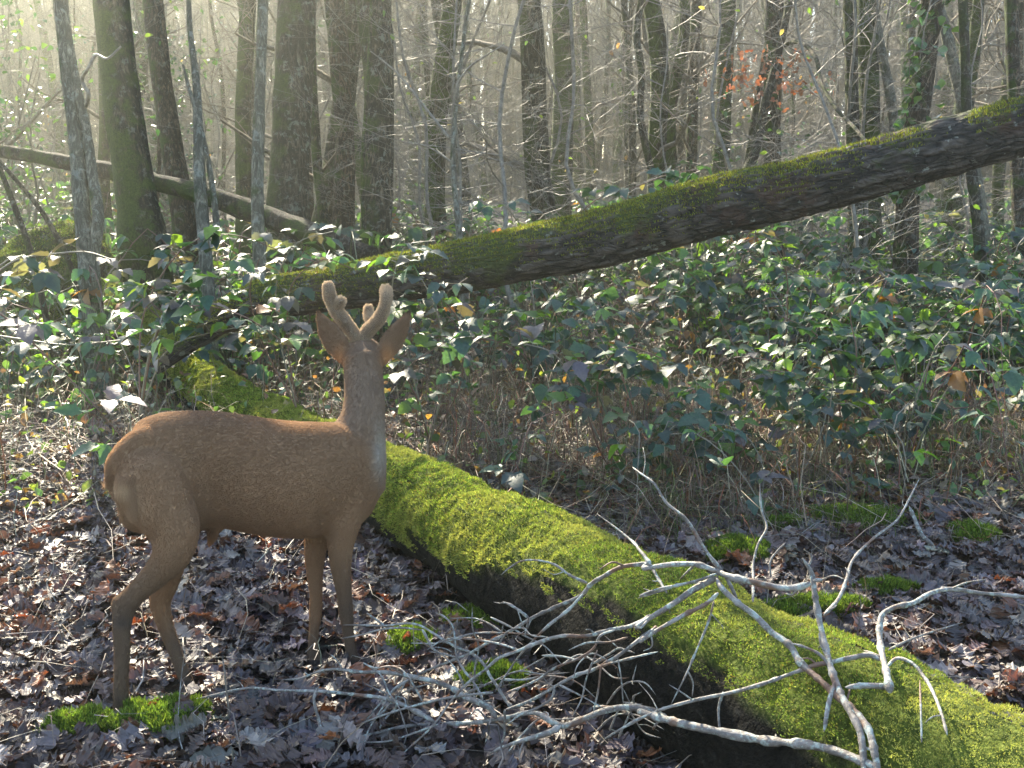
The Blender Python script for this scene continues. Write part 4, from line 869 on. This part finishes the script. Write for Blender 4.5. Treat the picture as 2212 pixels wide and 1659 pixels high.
# ears, cupped away
for pts in ([(756, 782, 3.035, 16), (742, 764, 3.035, 24), (724, 738, 3.03, 30), (707, 711, 3.02, 25), (694, 689, 3.01, 14), (684, 671, 3.0, 3)], [(812, 784, 3.035, 16), (829, 764, 3.035, 23), (847, 738, 3.03, 27), (863, 712, 3.02, 22), (876, 690, 3.01, 12), (887, 668, 3.0, 3)]):
    seg([(u, v, z_, 7.5 if r > 10 else 4, r / FP * z_) for u, v, z_, r in pts], 1, (0, 1., 0), 40, 'ear', 20)
# hind legs
seg([(300, 985, 2.69, 50), (325, 1030, 2.675, 80, .09), (352, 1095, 2.665, 76, .08), (376, 1150, 2.66, 60, .062), (372, 1195, 2.655, 44, .05), (340, 1238, 2.655, 33, .036), (304, 1272, 2.65, 27, .028), (272, 1308, 2.645, 28, .028), (263, 1350, 2.64, 23, .022), (264, 1400, 2.635, 19, .0195), (262, 1470, 2.63, 18, .018), (262, 1520, 2.63, 19, .02), (266, 1545, 2.62, 20, .02), (271, 1560, 2.61, 17, .018)], 1, None, 100, 'leg')
seg([(258, 1290, 2.65, 13), (252, 1302, 2.65, 13), (254, 1320, 2.648, 14)], 1, None, 16, 'leg')
seg([(360, 1090, 2.76, 50, .06), (368, 1160, 2.775, 44, .05), (368, 1215, 2.785, 35, .04), (358, 1262, 2.79, 29, .03), (346, 1300, 2.795, 25, .026), (354, 1340, 2.79, 20, .02), (372, 1390, 2.785, 17, .017), (390, 1440, 2.775, 15.5, .016), (404, 1475, 2.77, 17, .018), (412, 1496, 2.76, 15, .016)], 1, None, 90, 'farleg')
# fore legs
seg([(758, 1010, 2.92, 50, .05), (750, 1070, 2.905, 52, .052), (741, 1130, 2.905, 42, .045), (736, 1175, 2.91, 32, .036), (737, 1230, 2.915, 23.5, .026), (744, 1285, 2.92, 18, .02), (747, 1318, 2.92, 18, .02), (752, 1360, 2.92, 14, .015), (758, 1405, 2.92, 13.5, .015), (764, 1430, 2.915, 17, .018), (770, 1447, 2.91, 17, .017)], 1, None, 90, 'leg')
seg([(700, 1080, 3.0, 45, .05), (690, 1140, 3.015, 34, .04), (681, 1190, 3.01, 26, .03), (680, 1240, 3.0, 19.5, .022), (683, 1290, 2.985, 15.5, .017), (682, 1315, 2.98, 16.5, .018), (679, 1360, 2.965, 13, .014), (677, 1400, 2.95, 13.5, .014), (676, 1425, 2.94, 18, .018), (677, 1443, 2.93, 16, .016)], 1, None, 90, 'farleg')
# flank fold and belly tuft
seg([(375, 1105, 2.71, 36, .05), (420, 1108, 2.76, 26, .04)], -1, None, 24, 'torso')
seg([(475, 1128, 2.80, 16), (462, 1150, 2.80, 12), (454, 1172, 2.80, 4)], 1, None, 16, 'torso')
pm = prim.mesh('p'); po = mkobj('p', pm, None)
m_ = po.modifiers.new('r', 'REMESH'); m_.mode = 'VOXEL'; m_.voxel_size = .0052
m_ = po.modifiers.new('s', 'SMOOTH'); m_.factor = .6; m_.iterations = 16
dg = bpy.context.evaluated_depsgraph_get(); ev = po.evaluated_get(dg); me = bpy.data.meshes.new_from_object(ev)
bpy.data.objects.remove(po)
nV = len(me.vertices); V = np.empty(nV * 3); me.vertices.foreach_get('co', V); V = V.reshape(-1, 3)
# broad anatomy: hollow of the flank, shoulder blade, muscle relief
u_, v_, z_ = proj(V); nn = np.empty(nV * 3); me.vertices.foreach_get('normal', nn); nn = nn.reshape(-1, 3)
front = (nn @ np.array([.35, -.93, 0])) > .2
def bumpg(cu, cv, su, sv, a): return a * np.exp(-((u_ - cu) / su) ** 2 - ((v_ - cv) / sv) ** 2)
disp = bumpg(455, 1060, 34, 60, -.013) + bumpg(700, 1120, 16, 40, -.012) + bumpg(745, 1010, 38, 70, .008) + bumpg(350, 1010, 60, 60, .006) + bumpg(560, 1060, 60, 60, .004) + bumpg(790, 985, 10, 60, -.004)
V = V + nn * (disp * front)[:, None]
me.vertices.foreach_set('co', V.ravel())
LN = np.array(LINES)
def nearest(P):
    o = np.empty(len(P), int)
    for a in range(0, len(P), 8000):
        d = np.linalg.norm(P[a:a + 8000, None] - LN[None, :, :3], axis=2) / (LN[None, :, 6] + .006); o[a:a + 8000] = d.argmin(1)
    return o
def soft(P):
    W6 = np.empty((len(P), 6)); FLW = np.empty((len(P), 3)); oh = np.eye(6)[LN[:, 7].astype(int)]
    for a in range(0, len(P), 6000):
        d = np.linalg.norm(P[a:a + 6000, None] - LN[None, :, :3], axis=2) / (LN[None, :, 6] + .012); w = np.exp(-9 * (d - d.min(1)[:, None])); w /= w.sum(1)[:, None]
        W6[a:a + 6000] = w @ oh; FLW[a:a + 6000] = w @ LN[:, 3:6]
    return W6, FLW
def coat(P, W6):
    u, v, z = proj(P); n = len(P)
    c = np.tile([.235, .140, .078], (n, 1)); nz = fbm(P * 9, 3, 3)[:, None]
    c = c * (.86 + .28 * nz)
    def blend(c, m, t): m = np.clip(m, 0, 1)[:, None]; return c * (1 - m) + np.array(t) * m
    g = lambda cu, cv, su, sv: np.exp(-((u - cu) / su) ** 2 - ((v - cv) / sv) ** 2)
    c = blend(c, np.clip((930 - v) / 60, 0, .55) * (W6[:, 0] + W6[:, 1]) * (u < 740), (.17, .115, .078))
    c = blend(c, W6[:, 1] * .65, (.215, .165, .125))
    c = blend(c, g(822, 975, 16, 60) * .8, (.36, .33, .28))
    c = blend(c, g(268, 1050, 18, 18) * 1.1 + g(285, 1090, 20, 30) * .35, (.50, .37, .24))
    c = blend(c, W6[:, 2] * np.clip((v - 1180) / 160, 0, .85), (.085, .058, .04))
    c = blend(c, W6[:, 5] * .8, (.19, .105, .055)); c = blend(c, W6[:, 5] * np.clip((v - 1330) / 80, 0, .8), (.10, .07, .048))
    c = blend(c, W6[:, 2] * g(262, 1345, 40, 14) * .7, (.07, .055, .045))
    c = blend(c, ((v > 1425) & (u > 600)) * .85 + ((v > 1535)) * .85 + ((u > 375) & (u < 440) & (v > 1470)) * .85, (.06, .048, .04))
    c = blend(c, g(500, 1168, 60, 10) * .5 + g(455, 1170, 18, 22), (.30, .155, .07))
    c = blend(c, W6[:, 3] * .7 + g(784, 765, 30, 18) * .5, (.17, .115, .075))
    c = blend(c, W6[:, 4] * .75, (.17, .11, .070))
    c = blend(c, g(735, 772, 14, 22) + g(835, 772, 14, 22), (.38, .19, .085))
    c = blend(c, W6[:, 4] * np.clip((684 - v) / 12 , 0, .9) + W6[:, 4] * np.clip((u - (903 - (v - 660) * .38)) / 6, 0, .9), (.02, .016, .013))
    return np.clip(c, .01, 1)
WV, _ = soft(V); cc = np.ones((nV, 4)); cc[:, :3] = coat(V, WV)
at = me.attributes.new('tint', 'FLOAT_COLOR', 'POINT'); at.data.foreach_set('color', cc.astype(np.float32).ravel())
me.polygons.foreach_set('use_smooth', np.ones(len(me.polygons), bool)); me.name = 'roe_deer'
k_ = NT('deer_skin'); k_.col(k_.tint()); k_.p.inputs['Roughness'].default_value = .9; k_.p.inputs['Specular IOR Level'].default_value = .1; M['skin'] = k_.m
k_ = NT('deer_fur'); tc = k_.tint(); k_.col(tc); k_.p.inputs['Roughness'].default_value = .65; k_.p.inputs['Specular IOR Level'].default_value = .35
k_.translucent(k_.mix(1.0, tc, (1.5, 1.4, 1.25), 'MULTIPLY'), .38); M['fur'] = k_.m
DO = np.array([-.72, 2.66, 0.])
MT = __import__('mathutils').Matrix.Translation
me.transform(MT(Vector(-DO))); me.materials.append(M['skin'])
deer = bpy.data.objects.new('roe_deer', me); C.objects.link(deer); deer.location = DO
tag(deer, 'brown roe deer buck with velvet antlers standing with its head turned away', 'deer')
def fur(name, P, N, flow, length, lift, col, rad, parent, off):
    n = len(P); T = flow - N * np.sum(flow * N, 1)[:, None]; T /= np.linalg.norm(T, axis=1)[:, None] + 1e-9
    T += .08 * rs.randn(n, 3); D = T * (1 - lift)[:, None] + N * lift[:, None]; D /= np.linalg.norm(D, axis=1)[:, None]
    L = (length * (.7 + .6 * rs.rand(n)))[:, None]
    p0 = P - N * .002; p1 = P + D * L * .45 + N * L * .10; p2 = P + D * L * .95 + N * L * .03 * lift[:, None]
    X = np.stack([p0, p1, p2], 1) - off
    hc = bpy.data.hair_curves.new(name); hc.add_curves([3] * n)
    hc.attributes['position'].data.foreach_set('vector', X.astype(np.float32).ravel())
    ra = hc.attributes.get('radius') or hc.attributes.new('radius', 'FLOAT', 'POINT')
    ra.data.foreach_set('value', (np.array([1, .8, .12])[None] * rad * (.8 + .4 * rs.rand(n, 1))).astype(np.float32).ravel())
    ca = hc.attributes.new('tint', 'FLOAT_COLOR', 'CURVE'); c4 = np.ones((n, 4), np.float32); c4[:, :3] = np.clip(col * (1 + .07 * rs.randn(n, 1)), .01, 1); ca.data.foreach_set('color', c4.ravel())
    hc.materials.append(M['fur']); o = bpy.data.objects.new(name, hc); C.objects.link(o); o.parent = parent; return o
me.calc_loop_triangles(); T3 = np.empty(len(me.loop_triangles) * 3, np.int32); me.loop_triangles.foreach_get('vertices', T3)
P, N = surf_sample(V, T3.reshape(-1, 3), 240000); W6, fl = soft(P); fl[:, 2] -= .35 * (W6[:, 0] + W6[:, 1]) + .5 * W6[:, 1]
ln = W6 @ np.array([.0095, .009, .0065, .007, .007, .006])
u, v, z = proj(P); ln = np.where(v > 1300, .006, ln); ln = np.where((abs(u - 265) < 30) & (abs(v - 1065) < 45), .026, ln); ln = np.where((abs(u - 456) < 16) & (abs(v - 1160) < 25), .024, ln)
fur('fur', P, N, fl, ln, np.where(W6[:, 4] > .5, .25, .13), coat(P, W6), .00032, deer, DO)
# antlers in velvet
for pts, tine in (([(776, 756, 3.06, 15), (768, 728, 3.07, 13), (753, 706, 3.07, 14.5), (733, 679, 3.06, 16), (717, 652, 3.06, 16), (710, 628, 3.05, 14), (709, 616, 3.05, 12), (709, 610, 3.05, 5)], [(724, 668, 3.06, 12), (732, 656, 3.05, 12.5), (738, 647, 3.04, 11), (740, 642, 3.04, 4)]),
                  ([(783, 757, 3.06, 16), (787, 726, 3.07, 14.5), (801, 708, 3.07, 15), (820, 687, 3.06, 14), (830, 664, 3.05, 12.5), (834, 642, 3.05, 12), (833, 624, 3.07, 11.5), (832, 616, 3.07, 5)], [(806, 704, 3.10, 9), (799, 690, 3.12, 10), (796, 675, 3.14, 10.5), (796, 664, 3.14, 9), (796, 659, 3.14, 4)])):
    mb = MB(); vs = []
    for q_ in (pts, tine):
        P_ = np.array([W(*p[:3]) for p in q_]); r_ = np.array([p[3] / FP * p[2] * .82 for p in q_]); Q, q = resample(P_, r_, 40); addtube(mb, Q, q, sides=20, lump=.30, ls=45, seed=6, col=np.array((.25, .19, .14)))
    Vv = np.concatenate(mb.V); Tt = np.concatenate([np.concatenate([f[:, [0, 1, 2]], f[:, [0, 2, 3]]]) for f in mb.F[4]])
    m2_ = mb.mesh('antler'); m2_.transform(MT(Vector(-DO))); an_ = mkobj('antler', m2_, M['skin'], deer)
    P, N = surf_sample(Vv, Tt, 16000); fur('velvet', P, N, np.tile([0, 0, 1.], (len(P), 1)), np.full(len(P), .0065), np.full(len(P), .72), np.tile([.46, .37, .27], (len(P), 1)), .00035, an_, DO)
# hooves
k_ = NT('hoof'); k_.p.inputs['Base Color'].default_value = (.018, .015, .013, 1); k_.p.inputs['Roughness'].default_value = .4; M['hoof'] = k_.m
hd = np.array([.93, .37, 0])
for u, v, z in ((272, 1562, 2.605), (413, 1498, 2.755), (772, 1450, 2.905), (678, 1446, 2.925)):
    b = W(u, v, z); sd_ = np.array([-hd[1], hd[0], 0]); mb = MB()
    for s in (-1, 1):
        Pp = np.array([b + sd_ * s * .009 + [0, 0, .012], b + sd_ * s * .010 + hd * .006 - [0, 0, .008], b + sd_ * s * .009 + hd * .016 - [0, 0, .026], b + sd_ * s * .006 + hd * .028 - [0, 0, .038]])
        Q, q = resample(Pp, [.013, .0135, .013, .005], 16); addtube(mb, Q, q, sides=12)
    m2_ = mb.mesh('hoof'); m2_.transform(MT(Vector(-DO))); mkobj('hoof', m2_, M['hoof'], deer)
# eyes and nose on the far side of the head
k_ = NT('eye'); k_.p.inputs['Base Color'].default_value = (.01, .008, .006, 1); k_.p.inputs['Roughness'].default_value = .1; M['eye'] = k_.m
for u, v, z, r in ((819, 776, 3.155, .011), (764, 778, 3.155, .011)):
    c0 = W(u, v, z); Q = np.array([c0 + np.array([t_ * r, 0, 0]) for t_ in np.linspace(-1, 1, 9)]); mb = MB(); addtube(mb, Q, r * np.sqrt(np.clip(1 - np.linspace(-1, 1, 9) ** 2, .01, 1)), sides=14)
    m2_ = mb.mesh('eye'); m2_.transform(MT(Vector(-DO))); mkobj('eye', m2_, M['eye'], deer)


# ------------------------------------------------------------------ haze
me = bpy.data.meshes.new('haze'); b = (-100, 100, -3.2, 21)
vs = [(x, y, z) for x in (-100, 100) for y in (-100, 104) for z in (-3.2, 14.5)]
me.from_pydata(vs, [], [(0, 1, 3, 2), (4, 6, 7, 5), (0, 4, 5, 1), (2, 3, 7, 6), (0, 2, 6, 4), (1, 5, 7, 3)])
hm = bpy.data.materials.new('haze'); hm.use_nodes = True; t_ = hm.node_tree; t_.nodes.remove(t_.nodes['Principled BSDF'])
pv = t_.nodes.new('ShaderNodeVolumePrincipled'); pv.inputs['Density'].default_value = .0048; pv.inputs['Color'].default_value = (.96, .98, .84, 1)
pv.inputs['Anisotropy'].default_value = .86
t_.links.new(pv.outputs[0], t_.nodes['Material Output'].inputs['Volume'])
hz = mkobj('haze', me, hm); tag(hz, kind='stuff'); hz['label'] = 'thin sunlit haze hanging in the air of the wood'; hz['category'] = 'haze'
